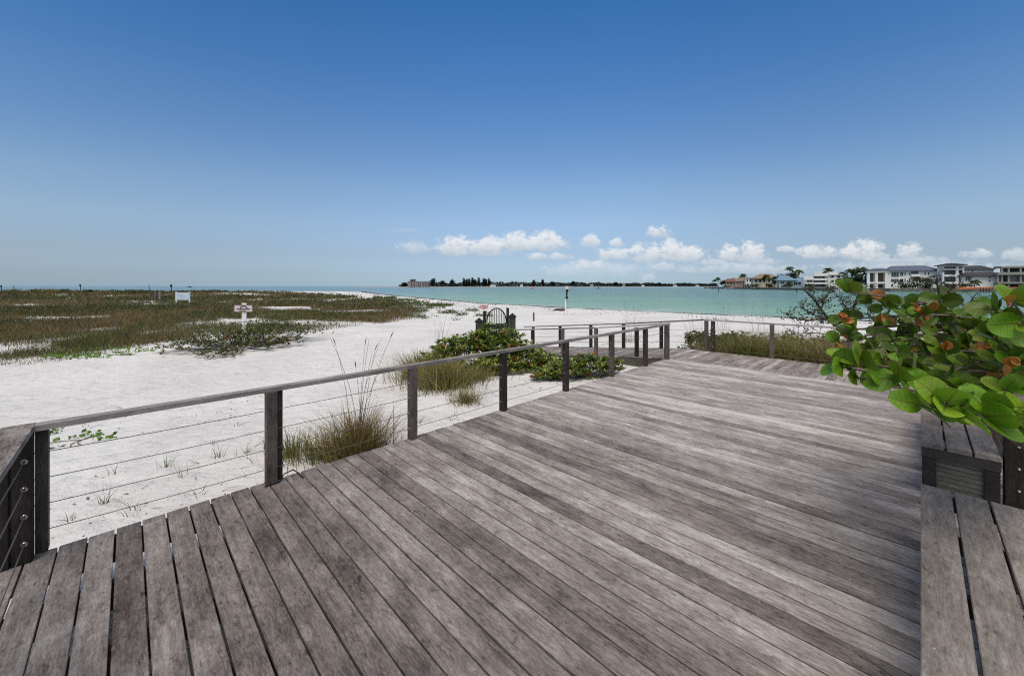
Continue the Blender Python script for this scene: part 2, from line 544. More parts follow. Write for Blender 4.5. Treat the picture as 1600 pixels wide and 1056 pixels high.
mb.plank(9.885, 9.925, -.8, 4.21, -.23, -.031, 1, .003, rnd3())
mb.build('fascia', M_DARK, deck)

# walkway along v beyond the deck end, falling to the gate
def wz(v):                                  # walkway surface height
    if v < 4.5: return -.012
    return -.012 - .098 * (v - 4.5) if v < 11.7 else -.012 - .098 * 7.2


walk = empty('boardwalk', (0, 0, 0), TH, 'narrow plank boardwalk crossing beyond the deck and ramping down to the gate', 'boardwalk')
mb = MB(); v = -7.0
while v < 11.5:
    z0, z1 = wz(v), wz(v + .137)
    t = min(.98, max(.05, random.gauss(.58, .16)))
    c = (t, random.random(), random.random())
    x0, x1 = 9.945, 11.93
    if v > 4.2: x0 = 9.93
    mb.add([(x0, v, z0 - .028), (x1, v, z0 - .028), (x1, v + .137, z1 - .028), (x0, v + .137, z1 - .028), (x0, v, z0), (x1, v, z0), (x1, v + .137, z1), (x0, v + .137, z1)],
           [(0, 3, 2, 1), (4, 5, 6, 7), (0, 1, 5, 4), (1, 2, 6, 5), (2, 3, 7, 6), (3, 0, 4, 7)], c)
    v += .1445
mb.build('walkway_boards', M_WALK, walk)
mb = MB()
for x0, x1 in ((9.94, 9.985), (11.86, 11.90)):
    for a, b in ((-7, 4.4), (4.4, 11.6)):
        if x0 < 10 and a < 0: a = 4.28
        if b <= a: continue
        za, zb = wz(a) - .03, wz(b) - .03
        d = .26
        mb.add([(x0, a, za - d), (x1, a, za - d), (x1, b, zb - d), (x0, b, zb - d), (x0, a, za), (x1, a, za), (x1, b, zb), (x0, b, zb)],
               [(0, 3, 2, 1), (4, 5, 6, 7), (0, 1, 5, 4), (1, 2, 6, 5), (2, 3, 7, 6), (3, 0, 4, 7)], rnd3())
mb.build('side_beam', M_PANEL, walk)


# ------------------------------------------------------------------ cable railings
def railing(label, posts, path, capw=.092, capt=.04, cz=(.138, .322, .507, .692), off=0., axis=0, fit=True, name='cable_railing', ps=.045, caps=True):
    """posts: (u, v, zbase, ztop); path: run of (u, v, z of the cap underside)"""
    o = posts[0]
    wx, wy = W(o[0], o[1])
    root = empty(name, (wx, wy, o[2]), TH, label, 'railing')
    org = (o[0], o[1], o[2])
    for p in posts:
        u, v, zb, zt = p[:4]
        h = p[4] if len(p) > 4 else ps
        m = MB(); m.plank(u - h, u + h, v - ps, v + ps, zb, zt, 2, .004, rnd3())
        po = m.build('post', M_POST, root, org)
        if fit and math.hypot(u, v) < 9.5:
            for c_ in cz:
                b = MB()
                fx = (u - h - .002, v, zb + c_) if axis == 0 else (u, v - ps - .002, zb + c_)
                b.ball(fx, .010, 7, 4)
                b.build('cable_sleeve', M_BOLT, po, org)
    m = MB()
    hw = capw / 2
    if axis == 0:
        for (a, b) in zip(path[:-1], path[1:]):
            m.add([(a[0], a[1] - hw, a[2]), (b[0], b[1] - hw, b[2]), (b[0], b[1] + hw, b[2]), (a[0], a[1] + hw, a[2]),
                   (a[0], a[1] - hw, a[2] + capt), (b[0], b[1] - hw, b[2] + capt), (b[0], b[1] + hw, b[2] + capt), (a[0], a[1] + hw, a[2] + capt)],
                  [(0, 3, 2, 1), (4, 5, 6, 7), (0, 1, 5, 4), (1, 2, 6, 5), (2, 3, 7, 6), (3, 0, 4, 7)], rnd3())
    else:
        for (a, b) in zip(path[:-1], path[1:]):
            m.add([(a[0] - hw, a[1], a[2]), (a[0] + hw, a[1], a[2]), (b[0] + hw, b[1], b[2]), (b[0] - hw, b[1], b[2]),
                   (a[0] - hw, a[1], a[2] + capt), (a[0] + hw, a[1], a[2] + capt), (b[0] + hw, b[1], b[2] + capt), (b[0] - hw, b[1], b[2] + capt)],
                  [(0, 3, 2, 1), (4, 5, 6, 7), (0, 1, 5, 4), (1, 2, 6, 5), (2, 3, 7, 6), (3, 0, 4, 7)], rnd3())
    m.build('top_rail', M_CAP if axis == 0 else M_CAPV, root, org)
    for c_ in cz:
        m = MB()
        pts = []
        for i, p in enumerate(posts):
            q = (p[0], p[1] + off, p[2] + c_) if axis == 0 else (p[0] + off, p[1], p[2] + c_)
            if i:
                a = pts[-1]
                for t in (.25, .5, .75):
                    pts.append((a[0] * (1 - t) + q[0] * t, a[1] * (1 - t) + q[1] * t, a[2] * (1 - t) + q[2] * t - .006 * math.sin(math.pi * t)))
            pts.append(q)
        m.tube(pts, .0032, 5)
        m.build('cable', M_STEEL, root, org)
    return root, org


CAPZ = .868
run = [(-.432, 4.30, -.2, CAPZ, .030), (.965, 4.225, 0., CAPZ), (2.475, 4.225, 0., CAPZ), (4.01, 4.225, 0., CAPZ), (5.55, 4.225, 0., CAPZ), (7.10, 4.225, 0., CAPZ), (8.60, 4.225, 0., CAPZ), (9.80, 4.225, 0., CAPZ)]
run = [(*r_[:2], 0., *r_[3:]) for r_ in run]
main_rail, mo = railing('long timber and cable railing running along the left edge of the deck', run, [(-.50, 4.25, CAPZ), (9.86, 4.225, CAPZ)], off=.0)
m = MB(); m.plank(.965 + .062, .965 + .104, 4.245, 4.32, 0., CAPZ, 2, .004, rnd3())
m.build('post', M_POST, main_rail, mo)
m = MB(); m.plank(-.48, .90, 4.28, 4.318, -.20, -.03, 0, .003, rnd3())
# railing along the near left side of the deck, coming towards the camera
nr_posts = [(-.507, 4.205, 0., CAPZ), (-.507, 2.7, 0., CAPZ), (-.507, 1.2, 0., CAPZ), (-.507, -.3, 0., CAPZ)]
near_rail, no = railing('short railing with a wide cap beside the near left corner of the deck', nr_posts, [(-.535, 4.30, CAPZ + .002), (-.535, -.4, CAPZ + .002)], capw=.15, axis=1, fit=False, off=.012)
m = MB(); m.plank(-.60, -.56, 4.15, 4.24, -.05, CAPZ, 2, .004, rnd3()); po = m.build('post', M_POST, near_rail, no)
for c_ in (.138, .322, .507, .692):
    m = MB(); p0 = (-.495, 4.158, c_)
    m.tube([(p0[0], p0[1] + .004, c_), (p0[0], p0[1] - .006, c_)], .019, 12)
    m.tube([(p0[0], p0[1] - .006, c_), (p0[0], p0[1] - .028, c_ - .001)], [.012, .008], 10)
    m.build('cable_fitting', M_BOLT, po, no, True)

# railings of the ramp
zt = lambda v, h=.80: wz(v) + h
rp = [(9.99, v, wz(v) - .12, zt(v)) for v in (4.33, 5.16, 6.47, 7.73, 9.04, 10.5)]
rp[0] = (10.0, 4.33, -.05, .875)
railing('ramp railing on the side nearer the deck, falling towards the gate', rp, [(9.99, 4.24, .876), (9.99, 6.47, zt(6.47)), (9.99, 11.0, zt(11.0))], capw=.075, axis=1, fit=False)
fp = [(11.86, v, wz(v) - .12, zt(v)) for v in (5.3, 6.6, 7.9, 9.3, 10.7)]
fp = [(11.89, 3.98, -.05, .868)] + fp
railing('ramp railing on the far side, from the corner down to the gate', fp, [(11.86, 4.05, .868), (11.86, 6.6, zt(6.6)), (11.86, 11.2, zt(11.2))], capw=.075, axis=1, fit=False)
xp = [(11.89, 3.80, -.05, .868), (11.89, 2.37, -.05, .868), (11.89, .85, -.05, .868), (11.89, -.68, -.05, .868), (11.89, -2.2, -.05, .868), (11.89, -3.75, -.05, .868), (11.89, -5.3, -.05, .868)]
rr, ro = railing('railing along the far side of the boardwalk, leading behind the broad leaved shrub', xp, [(11.89, 4.05, .868), (11.89, -6.0, .868)], capw=.085, axis=1, fit=False)
for po in [c for c in rr.children if c.name.startswith('post')][:1]:
    for c_ in (.138, .322, .507, .692):
        m = MB(); m.ball((11.842, 3.80, c_), .017, 7, 4); m.build('cable_fitting', M_BOLT, po, ro)
for po in [c for c in main_rail.children if c.name.startswith('post')]:
    if po.name == 'post.007' or len(po.children) == 0 and max(v.co.x for v in po.data.vertices) > 10.1:
        for c_ in (.138, .322, .507, .692):
            m = MB(); m.ball((9.80, 4.225 - .050, c_), .016, 7, 4); m.build('cable_fitting', M_BOLT, po, mo)
# railing behind the benches
bp = [(5.20, -.665, -.05, CAPZ, .05), (6.8, -.73, -.05, CAPZ), (8.4, -.77, -.05, CAPZ), (9.8, -.80, -.05, CAPZ)]
br, bo = railing('railing behind the far bench, under the broad leaved shrub', bp, [(5.12, -.66, CAPZ), (9.9, -.80, CAPZ)], fit=False, ps=.062)
po = [c for c in br.children if c.name.startswith('post')][0]
for c_ in (.20, .38, .56, .72):
    m = MB(); m.ball((5.148, -.675, c_), .012, 8, 5); m.build('cable_fitting', M_BOLT, po, bo)

# ------------------------------------------------------------------ benches
BR = TH - R(1.39)


def bench(label, u0, u1, panel):
    wx, wy = W(u0, -.0243 * u0)
    root = empty('bench', (wx, wy, 0), BR, label, 'bench')
    L = u1 - u0
    m = MB()
    for k in range(3):
        y1 = -.0 - k * .1585
        m.plank(0, L, y1 - .145, y1, .412, .45, 0, .004, (random.uniform(.35, .7), random.random(), random.random()))
    m.build('seat', M_BENCH, root)
    m = MB()
    m.box(.02, L - .02, -.045, -.008, .30, .409, rnd3()); m.box(.02, L - .02, -.455, -.42, .30, .409, rnd3())
    x = .06
    m.box(.004, .040, -.46, -.004, .325, .4095, rnd3())
    while x < L:
        m.box(x, x + .04, -.417, -.048, .32, .4085, rnd3()); x += .61
    m.build('apron', M_DARK, root)
    for x in (.055, L * .5, L - .15):
        for y in (-.095, -.455):
            m = MB(); m.plank(x - .05, x + .04, y, y + .087, 0, .32, 2, .003, rnd3())
            m.build('leg', M_DARK, root)
    if panel:
        m = MB(); z = .01
        while z < .31:
            m.box(.03, .05, -.4, -.097, z, z + .036, (random.uniform(.4, .7), random.random(), random.random())); z += .041
        m.build('slat_panel', M_PANEL, root)
    return root


bench('bench of three weathered boards with its top running out of the lower right corner', .9, 4.05, False)
bench('bench of three boards half hidden under the broad leaved shrub, dark slatted end showing', 5.13, 7.6, True)

# cord lying round the foot of a railing post
m = MB()
pts = [(.90, 4.16, .012), (.92, 4.165, .010), (1.0, 4.168, .008), (1.03, 4.19, .010), (1.09, 4.27, .03), (1.17, 4.285, .035), (1.20, 4.25, .012), (1.20, 4.2, .010), (1.21, 4.1, .009)]
m.tube([(*W(a, b), c) for a, b, c in pts], .006, 6)
tag(m.build('black_cord', M_RUBBER), 'thin black cord looped round the foot of a railing post on the deck edge', 'cord')

# ------------------------------------------------------------------ gate and pilings
GZ = wz(11.9)
gv = 11.9
gx, gy = W(10.05, gv)
gate = empty('gate', (gx, gy, gz(gx, gy)), TH, 'black iron gate with an arched top and thin bars at the foot of the ramp', 'gate')
go = (10.05, gv, gz(gx, gy))
gb = go[2]


def gzp(py): return CH - (py - HOR) * 16.2 / F


U0, U1 = 10.32, 11.48
cen, rx = (U0 + U1) / 2, (U1 - U0) / 2
zb0, zb1 = gzp(514), gzp(505.8)
za = gzp(481.6)
m = MB()
m.tube([(cen - rx * math.cos(t), gv, zb1 + (za - zb1) * math.sin(t)) for t in np.linspace(0, math.pi, 25)], .026, 6)
m.build('arch', M_IRON, gate, go)
m = MB(); m.box(U0 - .02, U1 + .02, gv - .03, gv + .03, zb0, zb1); m.build('mid_panel', M_IRON, gate, go)
m = MB()
n_ = 12
for i in range(1, n_):
    uu = U0 + (U1 - U0) * i / n_
    ht = zb1 + (za - zb1) * math.sqrt(max(0, 1 - ((uu - cen) / rx) ** 2))
    m.box(uu - .009, uu + .009, gv - .009, gv + .009, zb1, ht)
    m.box(uu - .009, uu + .009, gv - .009, gv + .009, GZ + .06, zb0)
m.box(U0, U1, gv - .02, gv + .02, GZ + .02, GZ + .06)
m.build('bars', M_IRON, gate, go)
for uu, tp in ((U0 - .075, gzp(484.5)), (U1 + .075, gzp(481.8))):
    m = MB(); m.plank(uu - .045, uu + .045, gv - .045, gv + .045, gb - .1, tp, 2, .006, rnd3()); m.build('gate_post', M_IRON, gate, go)
m = MB(); m.box(U1 - .09, U1 - .02, gv - .06, gv - .03, zb0 - .25, zb0 - .05); m.build('latch', M_IRON, gate, go)
for i, (uu, lab) in enumerate(((9.98, 'mossy square piling with a pyramid cap, half hidden by the shrub beside the gate'), (11.86, 'mossy square piling with a pyramid cap where the two ramp handrails end'))):
    px_, py_ = W(uu, gv + .02)
    pil = empty('piling', (px_, py_, gz(px_, py_) - .1), TH, lab, 'piling', 'pilings beside the gate')
    tp = gzp(496) if i else gzp(499.5)
    b = gz(px_, py_) - .1
    m = MB(); m.plank(-.105, .105, -.105, .105, 0, tp - b - .04, 2, .01, rnd3()); m.build('shaft', M_PILE, pil)
    m = MB(); h = .125; z0 = tp - b - .04
    m.add([(-h, -h, z0), (h, -h, z0), (h, h, z0), (-h, h, z0), (-h, -h, z0 + .04), (h, -h, z0 + .04), (h, h, z0 + .04), (-h, h, z0 + .04), (0, 0, z0 + .19)],
          [(3, 2, 1, 0), (0, 1, 5, 4), (1, 2, 6, 5), (2, 3, 7, 6), (3, 0, 4, 7), (4, 5, 8), (5, 6, 8), (6, 7, 8), (7, 4, 8)], rnd3())
    m.build('cap', M_DARK, pil)

# ------------------------------------------------------------------ signs, stakes and beach things
x, y, z = on_ground(381, 523)
s = empty('sign', (x, y, z), R(3), 'pinkish board sign with a dark arch emblem on a white post above a low shrub', 'sign')
k = y / F
m = MB(); m.plank(-3.2 * k, 3.2 * k, 0, .06, -.2, (523 - 473.5) * k, 2, .004); m.build('post', M_WHITE, s)
zt_, zb_ = (523 - 476.5) * k, (523 - 487.5) * k
m = MB(); m.box(-14 * k, 14 * k, -.035, -.003, zb_, zt_); bd = m.build('board', M_BROWNP, s)
m = MB(); m.box(-13.3 * k, 13.3 * k, -.040, -.036, zb_ + .6 * k, zt_ - .6 * k); m.build('panel_face', M_SIGNP, bd)
m = MB()
cz_ = (523 - 482.6) * k
m.tube([(5.2 * k * math.cos(t) + .5 * k, -.043, cz_ + 5.0 * k * math.sin(t)) for t in np.linspace(.05, math.pi - .05, 16)], .022, 6)
m.build('arch_emblem', M_INK, bd)
m = MB()
xx = -10.0
while xx < 10:
    w_ = random.uniform(.5, 1.1); m.box(xx * k, (xx + w_) * k, -.044, -.041, (523 - 483.9) * k, (523 - 482.0) * k); xx += w_ + .28
m.build('lettering', M_INK, bd); m = MB()
xx = -6.0
while xx < 3:
    w_ = random.uniform(.5, 1.1); m.box(xx * k, (xx + w_) * k, -.044, -.041, (523 - 486.1) * k, (523 - 485.0) * k); xx += w_ + .2
m.build('lettering', M_INK, bd)

x, y, z = at_y(285, 472, 52.)
s = empty('notice_board', (x, y, gz(x, y)), R(2), 'wide pale blue notice board on two white legs standing in dune grass', 'sign')
zo = gz(x, y); k = y / F
for px in (-10.5, 9.6):
    m = MB(); m.plank(px * k, (px + 1.6) * k, 0, .1, -.3, at_y(0, 455.8, y)[2] - zo, 2, .006); m.build('leg', M_WHITE, s)
m = MB(); m.box(-10.2 * k, 10.6 * k, -.06, -.004, at_y(0, 468.6, y)[2] - zo, at_y(0, 457.0, y)[2] - zo); bd = m.build('board', M_SIGNB, s)
m = MB()
for i, (a, b, c0, c1) in enumerate(((-7, 1, 459.6, 460.5), (-5, 4, 461.9, 462.7), (-6, 6, 464.2, 465), (-7, 3, 466.2, 466.9))):
    m.box(a * k, b * k, -.066, -.061, at_y(0, c1, y)[2] - zo, at_y(0, c0, y)[2] - zo)
m.build('faded_lines', plain('faded_ink', (.34, .40, .50), .7), bd)

x, y, z = at_y(756, 505, 40.)
s = empty('warning_sign', (x, y, gz(x, y)), 0, 'small white sign with a red ring standing on the beach behind the gate', 'sign')
zo = gz(x, y); k = y / F
m = MB(); m.tube([(0, 0, 0), (0, 0, at_y(0, 477, y)[2] - zo)], .025, 6); m.build('pole', M_WHITE, s)
m = MB(); m.box(-6.8 * k, 6.8 * k, -.06, -.03, at_y(0, 483.2, y)[2] - zo, at_y(0, 476, y)[2] - zo); bd = m.build('board', M_SIGNP, s)
m = MB(); cz_ = at_y(0, 479.6, y)[2] - zo
m.tube([(2.9 * k * math.cos(t), -.068, cz_ + 2.6 * k * math.sin(t)) for t in np.linspace(0, 2 * math.pi, 20)], .035, 6)
m.tube([(-2 * k, -.068, cz_ + 1.8 * k), (2 * k, -.068, cz_ - 1.8 * k)], .03, 6)
m.build('red_ring', M_RED, bd)
for sx in (-5.3, 5.3):
    m = MB(); m.tube([(sx * k + 1.0 * k * math.cos(t), -.068, cz_ + .8 * k + 1.6 * k * math.sin(t)) for t in np.linspace(0, 2 * math.pi, 12)], .02, 6)
    m.build('red_mark', M_RED, bd)

x, y, z = on_ground(884, 486.6)
m = MB(); m.tube([(x, y, z - .2), (x - .01, y, z + .5), (x - .03, y, z + 1.2)], [.085, .085, .08], 10); m.tube([(x - .03, y, z + 1.2), (x - .03, y, z + 1.24)], .095, 10)
tag(m.build('beach_post', M_WHITE), 'short white pipe post standing at the edge of the water', 'post')
x, y, z = on_ground(834, 501.5)
m = MB(); m.plank(x - .05, x + .05, y - .05, y + .05, z - .2, z + .60, 2, .006, rnd3()); m.add([(x - .05, y - .05, z + .6), (x + .05, y - .05, z + .6), (x + .05, y + .05, z + .6), (x - .05, y + .05, z + .6), (x, y, z + .66)], [(0, 1, 4), (1, 2, 4), (2, 3, 4), (3, 0, 4)], rnd3())
tag(m.build('wooden_stake', M_POST), 'short dark wooden stake alone in the open sand beyond the ramp', 'stake')
for i, (px, lab) in enumerate(((243.2, 'grey wooden post in the dune grass, one of two, further from the notice board'), (250, 'grey wooden post in the dune grass, the one nearer the notice board'))):
    x, y, z = at_y(px, 465, 62.); z = gz(x, y)
    m = MB(); m.plank(x - .12, x + .12, y - .12, y + .12, z - .2, at_y(0, 454.0 + i * .6, y)[2], 2, .02, rnd3())
    m.add([(x - .12, y - .12, at_y(0, 454.0 + i * .6, y)[2]), (x + .12, y - .12, at_y(0, 454.0 + i * .6, y)[2]), (x + .12, y + .12, at_y(0, 454.0 + i * .6, y)[2]), (x - .12, y + .12, at_y(0, 454.0 + i * .6, y)[2]), (x, y, at_y(0, 453, y)[2])], [(0, 1, 4), (1, 2, 4), (2, 3, 4), (3, 0, 4)], rnd3())
    tag(m.build('dune_post', M_CAP), lab, 'post', 'pair of posts in the dunes')
x, y, z = on_ground(874, 485.4)
m = MB(); m.tube([(x - .7, y, z + .03), (x - .2, y + .1, z + .12), (x + .5, y, z + .1), (x + .8, y - .1, z + .2)], [.05, .11, .1, .03], 8); m.tube([(x + .2, y, z + .1), (x + .45, y - .1, z + .34)], [.05, .02], 6)
tag(m.build('driftwood', M_TWIG), 'dark driftwood log lying on the wet sand beside the white post', 'driftwood')


# channel markers and buoys on the water
def marker(px, Y, py_top, label, board, bw=1.1, pile=.17, bh=1.1):
    x = (px - 800) * Y / F
    top = at_y(0, py_top, Y)[2]
    s = empty('channel_marker', (x, Y, WZ), 0, label, 'channel marker')
    m = MB(); m.tube([(0, 0, -2), (0, 0, top - WZ - .1), (0, 0, top - WZ)], [pile, pile, pile * .6], 8); m.build('pile', M_TWIG, s)
    if board:
        m = MB(); zc = top - WZ - bh * .6
        m.box(-bw / 2, bw / 2, -pile - .08, -pile - .02, zc - bh / 2, zc + bh / 2)
        b = m.build('day_board', board, s)
        m = MB(); m.box(-bw * .38, bw * .38, -pile - .10, -pile - .085, zc - bh * .36, zc + bh * .36); m.build('board_face', board if board is not M_PINKY else M_WHITE, b)
    return s


marker(2.5, 230, 445.5, 'dark channel marker on the sea at the far left edge', M_GREEN)
marker(21, 300, 446, 'thin bare channel pile on the sea above the grassy dune clump', None, pile=.12)
marker(126, 225, 444, 'tall dark channel marker above the open sand of the far dune ridge', M_GREEN)
marker(233, 235, 445, 'slim channel marker on the sea above the pair of wooden posts', None, pile=.16)
marker(268, 228, 444.3, 'dark green channel marker on the sea beside the pale blue notice board', M_GREEN, 1.3, .2, 1.5)
s = marker(885.6, 100, 446.5, 'dark channel pile with a faded pinkish board in the turquoise water', M_PINKY, 1.0, .20, .85)
m = MB(); m.tube([(.05, 0, 1.6), (.12, .02, 2.2), (.1, .05, 2.75)], [.26, .33, .26], 8); m.build('dark_sleeve', M_TWIG, s)
m = MB(); m.tube([(0, 0, -.5), (0, 0, .45), (0, 0, .6)], [.36, .33, .21], 8); m.build('barnacle_collar', M_GREEN, s)
marker(1123, 215, 450.8, 'bare dark pile in the open turquoise water left of the red roofed houses', None, pile=.2)
marker(1245, 195, 450.4, 'bare dark pile in the water in front of the white terraced house', None, pile=.2)
marker(1113, 430, 445.5, 'thin mooring pile near the point of the peninsula', None, pile=.2)


def buoy(px, py, mat, lab):
    x, y, z = at_z(px, py, WZ)
    s = empty('buoy', (x, y, WZ), 0, lab, 'buoy')
    m = MB(); m.tube([(0, 0, -.5), (0, 0, .9), (0, 0, 1.5)], [1.0, 1.0, .3], 10); m.build('float', mat, s)
    m = MB(); m.tube([(0, 0, 1.4), (0, 0, 3.4)], .25, 6); m.build('mast', mat, s)


buoy(832, 451.6, M_RED, 'small red buoy on the water before the far island')
buoy(935, 451.2, M_GREEN, 'small dark buoy on the water right of the pink topped channel pile')
x, y, z = at_z(296, 448.9, WZ)
s = empty('boat', (x, y, WZ), 0, 'low dark boat far out on the grey gulf water', 'boat')
m = MB(); L = 9.0
m.add([(-L, -1.2, .8), (L * .7, -1.4, .7), (L, 0, 1.0), (L * .7, 1.4, .7), (-L, 1.2, .8), (-L * .9, -1, -.3), (L * .6, -1, -.3), (L * .8, 0, -.3), (L * .6, 1, -.3), (-L * .9, 1, -.3)],
      [(0, 1, 2, 3, 4), (9, 8, 7, 6, 5), (0, 5, 6, 1), (1, 6, 7, 2), (2, 7, 8, 3), (3, 8, 9, 4), (4, 9, 5, 0)]); m.build('hull', M_TWIG, s)
m = MB(); m.box(-2, 5, -.9, .9, .8, 2.4); m.box(-2.4, 5.4, -1.1, 1.1, 2.4, 2.6); m.build('cabin', M_TWIG, s)

# ------------------------------------------------------------------ plants: grass
def blades(P, H, lean, wid, C, seg=2, curl=.5, dirs=None):
    """one bent blade per row: P roots (n,3), heights, lean, widths, colours -> verts, tris, colours"""
    n = len(P)
    a = rng.random(n) * 2 * math.pi if dirs is None else dirs
    d = np.stack([np.cos(a), np.sin(a), np.zeros(n)], -1)
    wdir_a = rng.random(n) * 2 * math.pi
    s = np.stack([np.cos(wdir_a), np.sin(wdir_a), np.zeros(n)], -1)
    V = []; Cc = []
    ts = np.linspace(0, 1, seg + 1)
    for i, t in enumerate(ts):
        off = d * (lean * H * (t ** 1.7))[:, None]
        up = np.zeros((n, 3)); up[:, 2] = H * (t - curl * .35 * lean * t * t)
        c = P + off + up
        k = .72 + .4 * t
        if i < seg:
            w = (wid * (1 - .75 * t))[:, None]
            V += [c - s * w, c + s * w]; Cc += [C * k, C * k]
        else:
            V += [c]; Cc += [C * k]
    m_ = 2 * seg + 1
    Vv = np.stack(V, 1).reshape(-1, 3); Cv = np.stack(Cc, 1).reshape(-1, 3)
    base = np.arange(n) * m_
    T = []
    for i in range(seg - 1):
        o = 2 * i
        T += [np.stack([base + o, base + o + 1, base + o + 3], -1), np.stack([base + o, base + o + 3, base + o + 2], -1)]
    o = 2 * (seg - 1)
    T += [np.stack([base + o, base + o + 1, base + o + 2], -1)]
    return Vv, np.concatenate(T), Cv


def join(parts):
    V, T, C, b = [], [], [], 0
    for v, t, c in parts:
        V.append(v); T.append(t + b); C.append(c); b += len(v)
    return np.concatenate(V), np.concatenate(T), np.concatenate(C)


PAL = np.array([[.092, .125, .024], [.130, .128, .034], [.175, .130, .062], [.28, .225, .13], [.062, .090, .020], [.140, .078, .040]])


def pick(w, n):
    i = rng.choice(len(PAL), n, p=np.array(w) / sum(w))
    return PAL[i] * np.array([1.12, 1.02, .85]) * (.5 + 1.0 * rng.random((n, 1)))


# the dune cover on the left (one mass nobody could count)
def scatter(n, ymin, ymax, xmin, xmax):
    y = ymin * (ymax / ymin) ** rng.random(n)
    x = y * (xmin + (xmax - xmin) * rng.random(n))
    keep = rng.random(n) < cover(x, y)
    return x[keep], y[keep]


parts = []
x, y = scatter(150000, 8.8, 135, -1.55, -.05)
zone = fbm(x + 500, y, 11., 3)
for lo, hi, wts, hh in ((0, .44, (4, 3, 1, .6, 4, 1), .34), (.44, .54, (2, 3, 3, 1, 1.4, 2), .36), (.54, 1, (.7, 2, 4, 2, .7, 3), .40)):
    k = (zone >= lo) & (zone < hi)
    xx, yy = x[k], y[k]
    for rep in range(3):
        n = len(xx)
        sp = .10 + yy * .004
        px_, py_ = xx + rng.normal(0, 1, n) * sp, yy + rng.normal(0, 1, n) * sp
        P = np.stack([px_, py_, ground(px_, py_) - .02], -1)
        H = hh * (.4 + .95 * rng.random(n)) * (.35 + 1.5 * fbm(px_, py_, 2.6)) * np.clip(.75 + yy / 160, .75, 1.15)
        wd = np.maximum(.0045, .00042 * yy) * (.7 + .9 * rng.random(n))
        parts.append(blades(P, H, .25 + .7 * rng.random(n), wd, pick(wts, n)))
V, T, C = join(parts)
n = 5200
x, y = scatter(n, 11, 110, -1.55, -.05); n = len(x)
P = np.stack([x, y, ground(x, y)], -1)
v_, t_, c_ = blades(P, .5 + .75 * rng.random(n), .15 + .4 * rng.random(n), np.maximum(.004, .00030 * y), np.array([[.24, .19, .125]]) * (.3 + 1.0 * rng.random((n, 1))))
V, T, C = join([(V, T, C), (v_, t_, c_)])
g = arr_mesh('dune_grass', V, T, C, M_LEAFV)
tag(g, 'brown and olive dune grass covering the sand on the left', 'dune grass', kind='stuff')

# leafy ground cover among it
def leafset(P, size, C, up=.6, n_per=1, spread=0.):
    """diamond leaves with random lie"""
    P = np.repeat(P, n_per, 0); C = np.repeat(C, n_per, 0)
    n = len(P)
    if spread is not None and n_per > 0: P = P + rng.normal(0, 1, (n, 3)) * spread
    a = rng.normal(0, 1, (n, 3)); a[:, 2] = np.abs(a[:, 2]) * up
    a /= np.linalg.norm(a, axis=1)[:, None]
    b = np.cross(a, rng.normal(0, 1, (n, 3))); b /= np.linalg.norm(b, axis=1)[:, None]
    s = (size * (.6 + .8 * rng.random(n)))[:, None] if np.isscalar(size) else (np.repeat(size, n_per) * (.6 + .8 * rng.random(n)))[:, None]
    V = np.stack([P, P + a * s * .55 + b * s * .32, P + a * s, P + a * s * .55 - b * s * .32], 1).reshape(-1, 3)
    base = np.arange(n) * 4
    T = np.concatenate([np.stack([base, base + 1, base + 2], -1), np.stack([base, base + 2, base + 3], -1)])
    k = (.7 + .6 * rng.random((n, 1)))
    Cv = np.repeat(C * k, 4, 0)
    return V, T, Cv


x, y = scatter(60000, 11, 130, -1.55, -.05)
zone = fbm(x + 200, y, 5., 3)
k = zone > .52; x, y = x[k], y[k]; n = len(x)
P = np.stack([x, y, ground(x, y) + .04 + .45 * rng.random(n)], -1)
cc = np.array([[.055, .070, .017]]) * (.4 + 1.1 * rng.random((n, 1))) + np.array([[.04, .012, 0]]) * (rng.random((n, 1)) ** 3)
V, T, C = leafset(P, np.maximum(.07, y * .0032), cc, .8, 4, .07)
g = arr_mesh('dune_ground_cover', V, T, C, M_LEAFV)
tag(g, 'low leafy ground cover between the dune grasses on the left', 'ground cover', kind='stuff')


def grass_clump(x, y, n, rad_, h, wts, label, cat='grass clump', stalks=0, sh=1.3, wid=.004, lean=.6, name='grass_clump', group=None, seg=3, gain=1.45):
    z = gz(x, y)
    root = empty(name, (x, y, z), 0, label, cat, group)
    r = rad_ * np.abs(rng.normal(0, .55, n)); a = rng.random(n) * 6.283
    P = np.stack([r * np.cos(a), r * np.sin(a), np.zeros(n)], -1)
    P[:, 2] = ground(P[:, 0] + x, P[:, 1] + y) - z - .02
    dirs = a + rng.normal(0, .7, n)
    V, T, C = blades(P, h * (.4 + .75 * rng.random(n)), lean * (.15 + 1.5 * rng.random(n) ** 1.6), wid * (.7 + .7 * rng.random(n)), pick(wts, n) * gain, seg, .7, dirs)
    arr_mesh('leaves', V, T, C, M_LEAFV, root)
    if stalks:
        m = MB()
        for i in range(stalks):
            a = random.random() * 6.28; r = rad_ * .45 * random.random()
            b = random.random() * 6.28; q = random.uniform(.05, .28) * sh
            hh = sh * random.uniform(.72, 1.05)
            p0 = (r * math.cos(a), r * math.sin(a), 0)
            pts = [(p0[0] + q * t * t * math.cos(b), p0[1] + q * t * t * math.sin(b), hh * t) for t in (0, .3, .6, .85, 1)]
            m.tube(pts, [.0035, .003, .0028, .0024, .0016], 4)
            if random.random() < .6:
                e = pts[-1]
                m.tube([e, (e[0] + .02 * math.cos(b), e[1] + .02 * math.sin(b), e[2] + .05), (e[0] + .05 * math.cos(b), e[1] + .05 * math.sin(b), e[2] + .10)], [.003, .007, .001], 4)
        m.build('stalks', M_BARK if h < .8 else M_TWIG, root)
    return root


